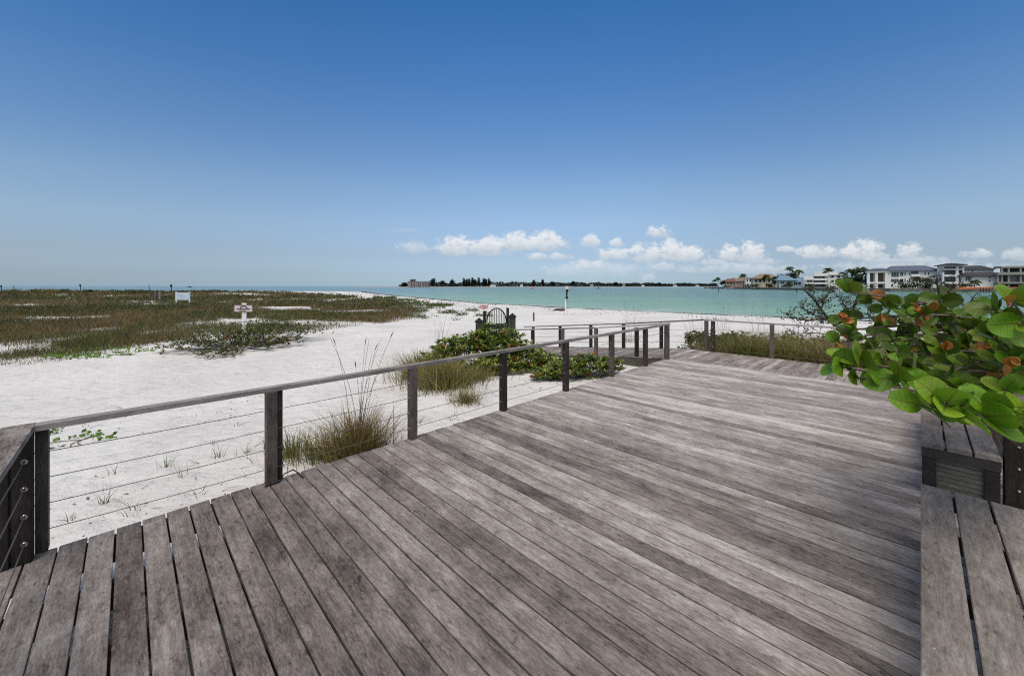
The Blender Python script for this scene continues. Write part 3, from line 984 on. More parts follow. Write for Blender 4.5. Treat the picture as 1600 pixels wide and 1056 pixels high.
x, y = (558 - 800) * 4.95 / F, 4.95
grass_clump(x, y, 1500, .36, .74, (2.2, 1.2, 3, 3, 1.5, 4), 'dense brown and green grass clump with tall seed stalks behind the railing', stalks=10, sh=1.62, wid=.004, lean=.75)
grass_clump(*at_z(455, 715, -.36)[:2], 320, .36, .42, (5, 2, 1, 1, 3, .3), 'thin green grass growing beside the dense clump, next to the double railing post', wid=.004)
grass_clump(*at_z(500, 716, -.36)[:2], 340, .30, .38, (5, 2, 1, 1.5, 3, .3), 'short green grass patch at the foot of the dense brown clump', wid=.004)
grass_clump(*at_z(660, 583, -.42)[:2], 1300, .7, .85, (3, 4, 2, 2.5, 1.6, .4), 'tall pale green grass at the left end of the large shrub', wid=.006, lean=.8)
grass_clump(*at_z(695, 601, -.4)[:2], 1900, .75, .74, (3, 4, 2.5, 2.5, 1.6, .6), 'wide olive grass clump below the handrail, in front of the green shrub', wid=.0055, lean=.8)
grass_clump(*at_z(745, 590, -.4)[:2], 500, .55, .36, (4, 3, 2, 1, 2, 1), 'low mixed grass tuft at the foot of the green shrub', wid=.005, lean=.9)
grass_clump(*at_z(728, 632, -.38)[:2], 420, .33, .32, (3, 3, 2.5, 2, 1, .8), 'small yellowish grass clump close to the deck edge', wid=.0045, lean=.9)
for px, py, n, h, lab in ((165, 788, 9, .24, 'single green grass sprout in the sand below the near railing'), (214, 792, 8, .22, 'thin leaning grass sprout just behind the deck edge'),
                          (258, 728, 16, .22, 'spiky dry sprout with reddish runner in the white sand'), (342, 712, 18, .2, 'green and tan sprout between the cables left of the double post'),
                          (384, 706, 16, .18, 'small sprout close to the double railing post'), (310, 772, 10, .16, 'tiny bright green sprout by the deck edge'),
                          (208, 806, 10, .12, 'low pale green sprout touching the deck edge'), (112, 815, 7, .14, 'dry reddish sprout near the corner post'),
                          (930, 592, 60, .3, 'wispy pale grass leaning by the last shrub under the railing'), (1000, 566, 90, .42, 'green reeds beside the ramp beam'),
                          (180, 735, 8, .16, 'faint tan sprout in open sand under the middle cables'), (330, 690, 9, .15, 'dry sprout with a pale runner under the upper cables'), (60, 770, 7, .15, 'small dry sprout beside the corner post'), (285, 745, 9, .2, 'thin upright sprout between the spiky one and the deck edge'),
                          (655, 660, 18, .2, 'reddish dry sprigs beside a railing post'), (706, 655, 30, .13, 'tiny green plant at the deck edge under the handrail')):
    grass_clump(*at_z(px, py, -.36)[:2], n, .09 if n < 25 else .3, h, (5, 2, 1, 1.5, 3, .6), lab, 'grass sprout', name='grass_sprout', wid=.004, lean=.9)

# tall seed-head grasses
for px, Y, n, st, sh, lab in ((690, 13.5, 60, 9, 1.55, 'thin seed stalks standing in the sand left of the green shrub'), (985, 17.5, 60, 12, 1.75, 'dark seed heads rising above the far ramp railing'),
                              (1085, 15.5, 60, 12, 1.55, 'tall bare stalks behind the railing corner, left group against the water'), (1128, 16, 60, 14, 1.7, 'tall bare stalks behind the railing, middle group against the water'),
                              (1185, 16, 60, 14, 1.75, 'tall bare stalks behind the railing, right group against the water')):
    grass_clump((px - 800) * Y / F, Y, n, .7 if px > 900 else .5, .6, (2, 3, 2, 3, 1, .5), lab, 'sea oats', stalks=st, sh=sh, name='sea_oats', wid=.005)

# rough cover behind the far railing
n = 30000
uu = 12.15 + 4.5 * rng.random(n) ** 1.3; vv = -8 + 12.6 * rng.random(n)
x = uu * CU - vv * SU; y = uu * SU + vv * CU
den = fbm(x + 40, y, 2.6, 3)
k = (rng.random(n) < sstep(.28, .46, den)) & (rng.random(n) < 1 - sstep(14.6, 16.6, uu + (fbm(x, y, 2.) - .5) * 2)) & (rng.random(n) < sstep(4.7, 3.2, vv))
x, y = x[k], y[k]; n = len(x); zn = fbm(x + 90, y + 20, 2.2, 2)
parts = []
for lo, hi, wts in ((0, .45, (5, 3, 2, 1, 4, .6)), (.45, .58, (2, 4, 3, 3, 1, 1)), (.58, 1, (1, 2, 5, 4, 1, 3))):
    q = (zn >= lo) & (zn < hi); m_ = q.sum()
    for rep in range(2):
        P = np.stack([x[q] + rng.normal(0, .06, m_), y[q] + rng.normal(0, .06, m_), ground(x[q], y[q]) - .02], -1)
        parts.append(blades(P, 1.12 * (.25 + .9 * rng.random(m_)), .3 + .8 * rng.random(m_), .006 * (.7 + .8 * rng.random(m_)), pick(wts, m_) * 1.35))
V, T, C = join(parts)
tag(arr_mesh('rough_grass', V, T, C, M_LEAFV), 'tangled tan and green grass behind the far railing', 'rough grass', kind='stuff')

# sparse green patches on the open beach, wrack line and litter
pts = []
for px, py, r in ((600, 466, 2.5), (625, 470, 3), (640, 474, 3), (660, 478, 2.2), (675, 482, 1.6), (690, 478, 1.5), (650, 486, 1.4), (700, 489, .9), (720, 492, .7), (610, 478, 3), (590, 470, 3.5), (668, 497, .9), (645, 495, 1.0), (735, 486, .8), (560, 470, 4), (630, 484, 1.6), (712, 500, .5), (756, 494, .7)):
    x, y, z = on_ground(px, py)
    n = int(90 * min(r, 2.2)); a = rng.random(n) * 6.28; q = r * np.sqrt(rng.random(n))
    pts.append(np.stack([x + q * np.cos(a), y + q * np.sin(a) * 1.3], -1))
xy = np.concatenate(pts); x, y = xy[:, 0], xy[:, 1]
k = rng.random(len(x)) < sstep(.40, .55, fbm(x, y, 1.6, 3)); x, y = x[k], y[k]
P = np.stack([x, y, ground(x, y) + .05], -1)
V, T, C = leafset(P, np.maximum(.09, y * .0034), np.array([[.085, .115, .03]]) * (.6 + .8 * rng.random((len(x), 1))), .7, 7, .12)
tag(arr_mesh('beach_creeper', V, T, C, M_LEAFV), 'scattered green creeper patches on the open beach', 'creeper', kind='stuff')
n = 9000
t = rng.random(n); seg = SP[4:17]
idx = rng.integers(0, len(seg) - 1, n); x = seg[idx, 0] * (1 - t) + seg[idx + 1, 0] * t; y = seg[idx, 1] * (1 - t) + seg[idx + 1, 1] * t
off = np.where(rng.random(n) < .55, rng.normal(.9, .3, n), 3 + 9 * rng.random(n))
y2 = y - off * (1 + y / 60); z = ground(x, y2)
k = (rng.random(n) < np.where(off < 2, sstep(.3, .6, fbm(x, y2, 3.)), sstep(.55, .7, fbm(x, y2, 2.4)))) & (z > WZ)
P = np.stack([x, y2, z + .015], -1)[k]
V, T, C = leafset(P, np.maximum(.10, P[:, 1] * .0022), np.full((len(P), 3), (.045, .036, .028)), .12, 3, np.array([[.2, .12, .01]]))
tag(arr_mesh('seaweed', V, T, C, M_VC), 'dark seaweed line left by the tide along the beach', 'seaweed', kind='stuff')
n = 900
u_ = -3 + 16 * rng.random(n); v_ = 4.6 + 9 * rng.random(n) ** 1.4
x = u_ * CU - v_ * SU; y = u_ * SU + v_ * CU
k = rng.random(n) < sstep(.48, .66, fbm(x, y, 1.8, 3)); x, y = x[k], y[k]; n = len(x)
P = np.stack([x, y, ground(x, y) + .004], -1)
V, T, C = leafset(P, .032, np.array([[.20, .15, .105]]) * (.4 + rng.random((n, 1))), .15, 2, np.array([[.05, .05, .002]]))
n = 420
u_ = -4 + 17 * rng.random(n); v_ = 4.6 + 8 * rng.random(n) ** 1.2
x = u_ * CU - v_ * SU; y = u_ * SU + v_ * CU
k = rng.random(n) < sstep(.42, .60, fbm(x + 7, y, 1.5, 3)); x, y = x[k], y[k]; n = len(x)
tw = blades(np.stack([x, y, ground(x, y) + .003], -1), .012 + .03 * rng.random(n), 5 + 7 * rng.random(n), .003 + .005 * rng.random(n), np.array([[.10, .07, .045]]) * (.4 + 1.1 * rng.random((n, 1))), 4, -.1)
V, T, C = join([(V, T, C), tw])
tag(arr_mesh('beach_litter', V, T, C, M_VC), 'dry twigs and leaf bits lying on the white sand', 'litter', kind='stuff')


# vine patches
def vine(px, py, r, n, label, z=-.36):
    x, y, z0 = at_z(px, py, z); z0 = gz(x, y)
    root = empty('beach_vine', (x, y, z0), 0, label, 'vine')
    a = rng.random(n) * 6.28; q = r * np.sqrt(rng.random(n))
    lx, ly = q * np.cos(a) * 1.5, q * np.sin(a)
    k = rng.random(n) < sstep(.42, .58, fbm(lx + x * 3, ly + y * 3, .22, 2)); lx, ly = lx[k], ly[k]
    P = np.stack([lx, ly, ground(lx + x, ly + y) - z0 + .02], -1)
    V, T, C = leafset(P, .075, np.array([[.13, .25, .03]]) * (.6 + .8 * rng.random((len(P), 1))), .5, 4, .03)
    arr_mesh('leaves', V, T, C, M_LEAFV, root)
    m = MB()
    for i in range(5):
        b = random.random() * 6.28; p = []
        for t in (0, .35, .7, 1):
            qx, qy = r * 1.4 * t * math.cos(b + .4 * t), r * t * math.sin(b + .4 * t)
            p.append((qx, qy, gz(x + qx, y + qy) - z0 + .012))
        m.tube(p, .006, 5)
    m.build('runners', M_BARK, root)


vine(128, 668, .36, 95, 'bright green vine lying on the sand under the first cable bay')
vine(25, 657, .40, 90, 'bright green vine on the sand beyond the corner of the railing')
vine(160, 551, 1.1, 420, 'light green creeping vine at the front edge of the dune grass', -.5)


# ------------------------------------------------------------------ shrubs with rosettes of small leaves
def rosette_shrub(name, label, base, blobs, n, leaf, cols, per=9, twig=M_BARK, inner=.55, stems=40):
    """blobs: (dx, dy, z, rx, ry, rz) about base; leafy rosettes on the ends of stems"""
    bx, by = base; bz = gz(bx, by)
    root = empty(name, (bx, by, bz), 0, label, 'shrub')
    vol = np.array([b[3] * b[4] for b in blobs]); vol = vol / vol.sum()
    pts = []
    for b, w_ in zip(blobs, vol):
        k = max(6, int(n * w_))
        d = rng.normal(0, 1, (k, 3)); d[:, 2] = np.abs(d[:, 2]) * 1.0 - .15; d /= np.linalg.norm(d, axis=1)[:, None]
        r = (inner + (1 - inner) * rng.random(k) ** .5)[:, None] * (1 + .22 * rng.normal(0, 1, (k, 1)).clip(-1, 1.4))
        p = d * r * np.array([b[3], b[4], b[5]]) + np.array([b[0], b[1], b[2]])
        pts.append(p)
    P = np.concatenate(pts)
    gzv = ground(P[:, 0] + bx, P[:, 1] + by) - bz
    P[:, 2] = np.maximum(P[:, 2], gzv + .05)
    N = len(P)
    # leaves of a rosette
    Pn = np.repeat(P, per, 0); m_ = len(Pn)
    a = rng.random(m_) * 6.283; el = .25 + .8 * rng.random(m_)
    d = np.stack([np.cos(a) * np.cos(el), np.sin(a) * np.cos(el), np.sin(el)], -1)
    s = np.cross(d, np.array([0, 0, 1.])); s /= np.linalg.norm(s, axis=1)[:, None]
    L = (leaf * (.7 + .6 * rng.random(m_)))[:, None]
    upv = np.cross(s, d)
    V = np.stack([Pn, Pn + d * L * .55 + s * L * .17, Pn + d * L * .92 + s * L * .20 - upv * L * .03, Pn + d * L * 1.04 - upv * L * .06, Pn + d * L * .92 - s * L * .20 - upv * L * .03, Pn + d * L * .55 - s * L * .17], 1).reshape(-1, 3)
    b0 = np.arange(m_) * 6
    T = np.concatenate([np.stack([b0, b0 + 1, b0 + 5], -1), np.stack([b0 + 1, b0 + 2, b0 + 4], -1), np.stack([b0 + 1, b0 + 4, b0 + 5], -1), np.stack([b0 + 2, b0 + 3, b0 + 4], -1)])
    cols = np.array(cols); ci = rng.choice(len(cols) - 1, N)
    old = np.repeat(rng.random(N) < np.clip(.42 - P[:, 2] * .9 / max(b[5] for b in blobs), .05, .45), per)
    cc = np.repeat(cols[ci], per, 0); cc[old] = cols[-1]
    cc = cc * (.65 + .7 * rng.random((m_, 1)))
    arr_mesh('foliage', V, T, np.repeat(cc, 6, 0), M_LEAFV, root)
    m = MB()
    for i in rng.choice(N, min(stems, N), replace=False):
        p = P[i]; q = (p[0] * .35, p[1] * .35, gz(bx + p[0] * .35, by + p[1] * .35) - bz)
        mid = ((p[0] * .7), (p[1] * .7), (p[2] + q[2]) * .45)
        m.tube([q, mid, tuple(p)], [.014, .010, .005], 5)
    m.build('stems', twig, root)
    return root


GRN = [[.15, .205, .028], [.19, .24, .035], [.10, .15, .022], [.23, .25, .05], [.24, .11, .03]]
x, y = (757 - 800) * 11.2 / F, 11.2
rosette_shrub('beach_shrub', 'large bright green leafy shrub growing in front of the iron gate', (x, y),
              [(-.55, -.1, .35, .95, .8, .55), (.35, .1, .55, .8, .75, .55), (-1.15, -.5, .2, .6, .6, .35), (.0, .1, .75, .40, .45, .42), (1.2, -.1, .2, .75, .6, .45), (.5, -.7, .15, .9, .5, .3), (1.9, -.4, .05, .6, .4, .3)], 1250, .125, GRN, stems=70)
x, y = (905 - 800) * 9.45 / F, 9.45
rosette_shrub('beach_shrub', 'low green and rusty shrub between the railing and the ramp beam', (x, y),
              [(-.35, 0, .12, .55, .4, .28), (.3, .15, .16, .55, .4, .30), (-.8, -.15, .02, .35, .3, .18), (.75, .3, .12, .4, .3, .25)], 420, .105, GRN)
x, y = (374 - 800) * 15.2 / F, 15.2
DRK = [[.075, .105, .02], [.10, .125, .024], [.055, .075, .018], [.12, .085, .025], [.16, .085, .028]]
rosette_shrub('beach_shrub', 'dark sparse shrub spreading on the sand in front of the pinkish sign', (x, y),
              [(-1.3, -.9, .1, .9, .9, .32), (0, .2, .2, 1.2, 1.2, .42), (1.1, -.3, .12, .9, 1.0, .36), (1.9, .3, .12, .5, .5, .28), (.5, -1.7, 0, .8, .7, .22), (-1.2, .6, .2, 1.0, 1.0, .4), (.2, 1.9, .3, 2.0, 1.2, .5)], 900, .105, DRK, per=8, twig=M_TWIG, inner=.45, stems=120)
x, y = (1076 - 800) * 12.9 / F, 12.9
rosette_shrub('beach_shrub', 'small pale green shrub on white sand beside the railing corner', (x, y), [(0, 0, .1, .4, .4, .25), (.35, .3, .1, .35, .35, .22)], 70, .09, [[.12, .14, .05], [.10, .12, .04], [.15, .16, .06], [.11, .08, .03]], stems=30)
for px, Y, lab, sc_ in ((1150, 14.4, 'green bush in the rough grass between the corner posts and the next railing post', .9), (1235, 13.4, 'olive bush in the rough grass right of the second far railing post', .9), (1290, 13.8, 'small green bush under the dark crooked limbs', .8), (1125, 13.6, 'leafy green bush behind the railing just right of the corner posts', 1.0), (1092, 14.6, 'olive bush behind the railing left of the corner posts', .8)):
    x, y = (px - 800) * Y / F, Y
    rosette_shrub('beach_shrub', lab, (x, y), [(0, 0, .3, .6 * sc_, .5, .5 * sc_), (.6 * sc_, -.2, .2, .55, .4, .4)], 330, .10, [[.075, .095, .022], [.10, .105, .03], [.06, .075, .02], [.15, .07, .03]], stems=30)


for px, Y, lab in ((24, 92, 'tall dark grass tuft on the far dune crest at the left edge'), (68, 90, 'second tall grass tuft on the far dune crest'), (81, 92, 'thin grass tuft right beside the second crest tuft')):
    grass_clump((px - 800) * Y / F, Y, 420, 2.2, 1.25, (2, 2, 2, 1, 3, 3), lab, 'sea oats', stalks=14, sh=2.3, name='sea_oats', wid=.05)
for px, Y, lab in ((57, 96, 'low round dark bush on the far crest left of the second tuft'), (100, 94, 'low round bush alone on open sand of the far crest'), (138, 92, 'dark round bush on the far crest right of the tall channel marker')):
    x, y = (px - 800) * Y / F, Y
    rosette_shrub('beach_shrub', lab, (x, y), [(0, 0, .3, 1.1, .9, .55)], 90, .3, DRK, per=6, stems=20)

# thin limbed dark bush beyond the far railing
def limb_shrub(name, label, base, limbs, leaf, n_leaf, twigs=5):
    bx, by = base; bz = gz(bx, by)
    root = empty(name, (bx, by, bz), 0, label, 'shrub')
    m = MB(); tips = []
    for L in limbs:
        pts = [Vector((at_y(px, py, Yy)[0] - bx, Yy - by, at_y(px, py, Yy)[2] - bz)) for px, py, Yy in L]
        pts[0].z = max(pts[0].z, -.05) if len(L) and L[0][1] < 515 else pts[0].z
        r0 = .065 if len(L) > 3 else .03
        m.tube([tuple(p) for p in pts], [r0 * (1 - .75 * i / (len(pts) - 1)) for i in range(len(pts))], 6)
        for i in range(1, len(pts)):
            for t in np.linspace(0, 1, 6)[1:]:
                p = pts[i - 1].lerp(pts[i], t)
                for k in range(twigs):
                    d = Vector((random.gauss(0, 1), random.gauss(0, 1), random.gauss(.35, .8))).normalized() * random.uniform(.12, .5)
                    m.tube([tuple(p), tuple(p + d * .5 + Vector((0, 0, .03))), tuple(p + d)], [.010, .007, .003], 4)
                    tips.append(p + d); tips.append(p + d * .7)
    m.build('limbs', M_TWIG, root)
    P = np.array([tuple(t) for t in tips]); P = P[rng.choice(len(P), min(n_leaf, len(P)), replace=False)]
    cc = np.array([[.055, .075, .024]]) * (.5 + 1.0 * rng.random((len(P), 1))) + np.array([[.04, .012, .004]]) * rng.random((len(P), 1)) ** 2
    V, T, C = leafset(P, leaf, cc, .6, 5, .035)
    arr_mesh('foliage', V, T, C, M_LEAFV, root)


Yb = 14.5
x, y = (1350 - 800) * Yb / F, Yb
limb_shrub('limb_shrub', 'dark open bush with crooked limbs rising beyond the far railing', (x, y),
           [[(1350, 552, Yb), (1322, 525, Yb), (1295, 500, Yb), (1283, 483, Yb), (1272, 468, Yb), (1258, 455, Yb)], [(1295, 500, Yb), (1270, 492, Yb), (1250, 478, Yb - .3)], [(1322, 525, Yb), (1270, 520, Yb - .4), (1215, 523, Yb - .8)],
            [(1283, 483, Yb), (1290, 465, Yb + .3), (1300, 450, Yb + .4)], [(1322, 525, Yb), (1330, 490, Yb + .3), (1340, 465, Yb + .5), (1350, 452, Yb + .6)], [(1290, 499, Yb), (1250, 500, Yb - .5), (1232, 494, Yb - .7)],
            [(1330, 490, Yb + .3), (1318, 475, Yb + .2), (1312, 462, Yb)], [(1350, 552, Yb), (1375, 510, Yb + .5), (1390, 485, Yb + .5), (1395, 465, Yb + .5)], [(1375, 510, Yb), (1355, 490, Yb), (1362, 472, Yb)]], .062, 800, 3)
Yb = 12.5
x, y = (1490 - 800) * Yb / F, Yb
limb_shrub('limb_shrub', 'slender green twigs standing against the water behind the broad leaved shrub', (x, y),
           [[(1490, 560, Yb), (1478, 520, Yb), (1470, 480, Yb), (1466, 450, Yb), (1462, 437, Yb)], [(1490, 560, Yb), (1500, 515, Yb), (1512, 480, Yb), (1522, 463, Yb)], [(1490, 560, Yb), (1450, 520, Yb), (1440, 490, Yb), (1432, 465, Yb)], [(1490, 540, Yb), (1540, 510, Yb), (1580, 480, Yb), (1600, 455, Yb)],
            [(1478, 520, Yb), (1488, 490, Yb), (1482, 455, Yb), (1500, 442, Yb)]], .055, 260, 2)


# ------------------------------------------------------------------ broad leaved shrub over the bench
def grape_mat():
    m, n, b = newmat('broad_leaf')
    uvn = n.n('ShaderNodeAttribute'); uvn.attribute_name = 'leafpos'
    lu, lv, lr = n.sep(uvn.outputs['Vector'])
    base, _ = n.attr()
    av = n.m('ABSOLUTE', lv)
    midv = n.map(av, .012, .05, 1, 0)
    ph = n.m('MULTIPLY', n.m('SUBTRACT', lu, n.m('MULTIPLY', av, .55)), 5.2)
    fr = n.m('ABSOLUTE', n.m('SUBTRACT', n.m('FRACT', ph), .5))
    side = n.m('MULTIPLY', n.map(fr, .03, .10, 1, 0), .55)
    vein = n.m('MAXIMUM', midv, side)
    p = n.n('ShaderNodeTexCoord').outputs['Object']
    mot = n.noise(p, 34, 5, .65)
    c = n.mix(n.map(mot, .35, .75, 0, .35), base, n.mix(.5, base, (.17, .20, .015)))
    sp = n.noise(p, 75, 3, .6)
    c = n.mix(n.map(sp, .66, .74, 0, .6), c, (.16, .07, .02))
    vc = n.mix(n.map(lu, .0, .9, 0, 1), (.11, .030, .014), n.mix(.5, base, (.16, .10, .025)))
    c = n.mix(n.m('MULTIPLY', vein, .75), c, vc)
    n.put(b.inputs['Base Color'], c)
    b.inputs['Roughness'].default_value = .42; b.inputs['Specular IOR Level'].default_value = .32
    n.put(b.inputs['Normal'], n.bump(n.m('MULTIPLY_ADD', vein, -.5, n.m('MULTIPLY', mot, .5)), .006, .6))
    t = n.n('ShaderNodeBsdfTranslucent'); n.put(t.inputs[0], n.mix(.4, c, (.14, .24, .012)))
    mx = n.n('ShaderNodeMixShader'); mx.inputs[0].default_value = .20
    out = m.node_tree.nodes['Material Output']
    n.nt.links.new(b.outputs[0], mx.inputs[1]); n.nt.links.new(t.outputs[0], mx.inputs[2]); n.nt.links.new(mx.outputs[0], out.inputs[0])
    return m


M_GRAPE = grape_mat()
GV, GF, GC, GP = [], [], [], []


def grape_leaf(p, direc, normal, size, c):
    """round leaf: heart base at p, growing along direc"""
    d = Vector(direc).normalized(); nn = Vector(normal); nn = (nn - d * nn.dot(d)).normalized(); s = d.cross(nn)
    b = len(GV)
    NU, NV = 9, 6
    cup = random.uniform(-.15, .22); fold = random.uniform(0, .30); wav = random.uniform(.0, .06); ph = random.random() * 6
    droop = random.uniform(-.05, .3)
    for i in range(NU + 1):
        t = (1 - math.cos(math.pi * i / NU)) / 2
        w = .53 * math.sqrt(max(0, 1 - (2 * t - 1) ** 2)) * (1.06 - .12 * t) if 0 < t < 1 else (.10 if t == 0 else .03)
        for j in range(NV + 1):
            q = (j / NV) * 2 - 1
            lv = q * w
            x = t - (.10 * (1 - t) ** 3 * abs(q) * 1.6)
            h = fold * abs(lv) + cup * (lv * lv) - droop * t * t * .5 + wav * math.sin(ph + 7 * t + 4 * q)
            GV.append(tuple(Vector(p) + (d * x + s * lv + nn * h) * size))
            GP.append((t, lv, 0)); GC.append(c)
    for i in range(NU):
        for j in range(NV):
            a = b + i * (NV + 1) + j
            GF.append((a, a + 1, a + NV + 2, a + NV + 1))


GCOL = [(.105, .245, .012), (.13, .285, .014), (.085, .20, .012), (.165, .285, .018), (.06, .145, .012), (.13, .19, .016), (.05, .105, .010)]
ORA = [(.42, .12, .02), (.30, .09, .02), (.38, .17, .03), (.16, .055, .02)]
hubs = [Vector(at_y(1625, 715, 2.35)), Vector(at_y(1640, 620, 2.9)), Vector(at_y(1610, 560, 3.4)), Vector(at_y(1560, 600, 3.6)), Vector(at_y(1480, 600, 3.9))]
gx_, gy_ = 4.95, 2.9
gbz = gz(gx_, gy_)
grape = empty('broad_leaf_shrub', (gx_, gy_, gbz), 0, 'shrub with big round green and orange leaves spilling over the bench', 'shrub')
brm = MB()
rootp = Vector((gx_, gy_, gbz))
for h in hubs:
    mid = rootp.lerp(h, .5) + Vector((.1, 0, .12))
    brm.tube([tuple(rootp), tuple(mid), tuple(h)], [.035, .028, .018], 7)
# (px, py, distance, hub, leaf scale, front)
tips = [(1318, 574, 2.25, 0, 1.15), (1345, 566, 2.2, 0, 1.2), (1338, 590, 2.25, 0, 1.0), (1402, 592, 2.15, 0, 1.25), (1385, 603, 2.2, 0, .9), (1440, 634, 2.0, 0, 1.2), (1478, 632, 1.95, 0, 1.2),
        (1448, 610, 2.1, 0, 1.0), (1505, 648, 1.95, 0, 1.15), (1535, 650, 1.95, 0, 1.15), (1545, 640, 1.95, 0, 1.2), (1590, 645, 2.0, 0, 1.1), (1605, 640, 2.0, 0, 1.1),
        (1327, 457, 2.9, 2, 1.1), (1365, 467, 3.0, 2, 1.2), (1382, 480, 3.0, 2, 1.1), (1420, 482, 3.0, 2, 1.2), (1440, 492, 2.9, 2, 1.1), (1470, 470, 3.0, 2, 1.1), (1455, 490, 3.1, 2, 1.0),
        (1550, 483, 2.4, 1, 1.15), (1582, 472, 2.3, 1, 1.15), (1595, 505, 2.2, 1, 1.15), (1570, 498, 2.5, 1, 1.0),
        (1320, 500, 3.0, 2, 1.0), (1308, 536, 3.0, 2, 1.05), (1335, 515, 3.0, 2, 1.1), (1350, 525, 3.0, 2, 1.0), (1395, 535, 2.9, 2, 1.0), (1402, 550, 2.8, 1, 1.1), (1375, 512, 3.2, 2, 1.0),
        (1430, 508, 3.2, 2, 1.0), (1470, 505, 3.1, 2, 1.0), (1500, 500, 3.1, 2, 1.0), (1490, 525, 2.9, 1, 1.0), (1520, 515, 3.0, 2, 1.0), (1545, 525, 2.8, 1, 1.0), (1450, 540, 2.8, 1, 1.0), (1475, 550, 2.7, 1, 1.0),
        (1415, 568, 2.7, 1, 1.0), (1380, 562, 2.8, 1, .95), (1440, 580, 2.6, 1, 1.0), (1480, 585, 2.5, 1, 1.05), (1520, 570, 2.6, 1, 1.0), (1560, 560, 2.5, 1, 1.0), (1590, 570, 2.4, 1, 1.05), (1500, 610, 2.3, 0, 1.05),
        (1535, 600, 2.4, 1, 1.0), (1570, 610, 2.3, 0, 1.05), (1600, 600, 2.3, 1, 1.05), (1468, 605, 2.35, 0, 1.0), (1525, 630, 2.2, 0, 1.1), (1425, 540, 3.0, 2, 1.0), (1560, 535, 2.6, 1, 1.0), (1595, 545, 2.4, 1, 1.0),
        (1510, 540, 2.8, 1, 1.0), (1410, 520, 3.1, 2, 1.0), (1360, 545, 3.1, 2, .9), (1550, 580, 2.7, 1, 1.0), (1620, 520, 2.3, 1, 1.2), (1640, 570, 2.3, 1, 1.2), (1660, 640, 2.2, 0, 1.2),
        (1395, 495, 3.3, 2, 1.0), (1490, 560, 3.3, 3, 1.0), (1440, 555, 3.4, 3, 1.0), (1520, 545, 3.4, 3, 1.0), (1550, 550, 3.4, 3, 1.0), (1460, 575, 3.4, 4, 1.0), (1420, 585, 3.5, 4, .9), (1500, 585, 3.4, 4, 1.0), (1540, 600, 3.2, 3, 1.0), (1580, 590, 3.1, 3, 1.0)]
for (px, py, Yd, hb, ls) in tips:
    e = Vector(at_y(px, py, Yd)); h = hubs[hb]
    L = (e - h).length
    sag = Vector((0, 0, .10 * L + random.uniform(-.05, .08)))
    side = Vector((random.uniform(-.06, .06), random.uniform(-.1, .1), 0))
    pts = [h.lerp(e, t) + (sag + side) * math.sin(math.pi * t) * .7 for t in np.linspace(0, 1, 7)]
    pts = pts[:]
    brm.tube([tuple(p) for p in pts], [.010 * (1 - .6 * i / 6) + .002 for i in range(7)], 6)
    fr = Yd < 2.35
    ori = random.random()
    for i, t in enumerate(np.linspace(.45, 1., 5 if fr else 7)):
        if t < .99 and random.random() < (.68 if fr else .40): continue
        q = h.lerp(e, t) + (sag + side) * math.sin(math.pi * t) * .7
        g_dir = (e - h).normalized()
        nl = 3 if t > .99 else 1
        for k in range(nl):
            sgn = 1 if (i + k) % 2 else -1
            lat = g_dir.cross(Vector((0, 0, 1))).normalized() * sgn
            d = g_dir * random.uniform(.1, .9) + lat * random.uniform(.4, 1.1) + Vector((0, 0, random.uniform(-.55, .75))); d.y *= .5; d.normalize()
            nrm = Vector((random.gauss(0, .55), random.gauss(-.85, .45), random.uniform(.15, 1.0)))
            sz = ls * (random.uniform(.085, .125) if fr else random.uniform(.065, .115))
            if t < .9 and not fr: sz *= .92
            r_ = random.random()
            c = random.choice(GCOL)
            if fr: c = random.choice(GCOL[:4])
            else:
                c = random.choice(GCOL); dk = random.choice((1, .8, .6, .45)); c = tuple(q_ * dk for q_ in c)  # leaves further back darkened, standing in for shade inside the shrub
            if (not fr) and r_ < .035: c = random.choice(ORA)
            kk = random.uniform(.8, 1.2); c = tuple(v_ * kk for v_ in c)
            pe = q + d * .02
            brm.tube([tuple(q), tuple(pe)], [.004, .003], 5)
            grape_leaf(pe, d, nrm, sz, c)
for (px, py, Yd) in ((1317, 494, 2.85), (1323, 503, 2.85), (1310, 536, 2.9), (1432, 477, 2.85), (1380, 494, 2.9), (1434, 506, 2.9), (1445, 497, 2.9), (1574, 470, 2.2), (1535, 541, 2.6), (1582, 563, 2.3), (1573, 582, 2.3), (1482, 536, 2.6), (1455, 510, 2.95), (1395, 502, 3.0)):
    q = Vector(at_y(px, py, Yd))
    for k in range(2):
        d = Vector((random.gauss(0, 1), random.gauss(-.2, .5), random.gauss(0, 1))).normalized()
        grape_leaf(q - d * .04, d, Vector((random.gauss(0, .5), -1, random.uniform(0, .8))), random.uniform(.04, .062), random.choice(ORA[:3]))
me = bpy.data.meshes.new('foliage')
me.from_pydata([(a - gx_, b - gy_, c - gbz) for a, b, c in GV], [], GF)
at = me.color_attributes.new('col', 'FLOAT_COLOR', 'POINT'); c4 = np.ones((len(GV), 4), np.float32); c4[:, :3] = np.array(GC); at.data.foreach_set('color', c4.ravel())
at = me.attributes.new('leafpos', 'FLOAT_VECTOR', 'POINT'); at.data.foreach_set('vector', np.array(GP, np.float32).ravel())
me.polygons.foreach_set('use_smooth', [True] * len(me.polygons)); me.materials.append(M_GRAPE)
o = bpy.data.objects.new('foliage', me); col.objects.link(o); o.parent = grape
brm.build('branches', M_BARK, grape, (gx_, gy_, gbz), True)

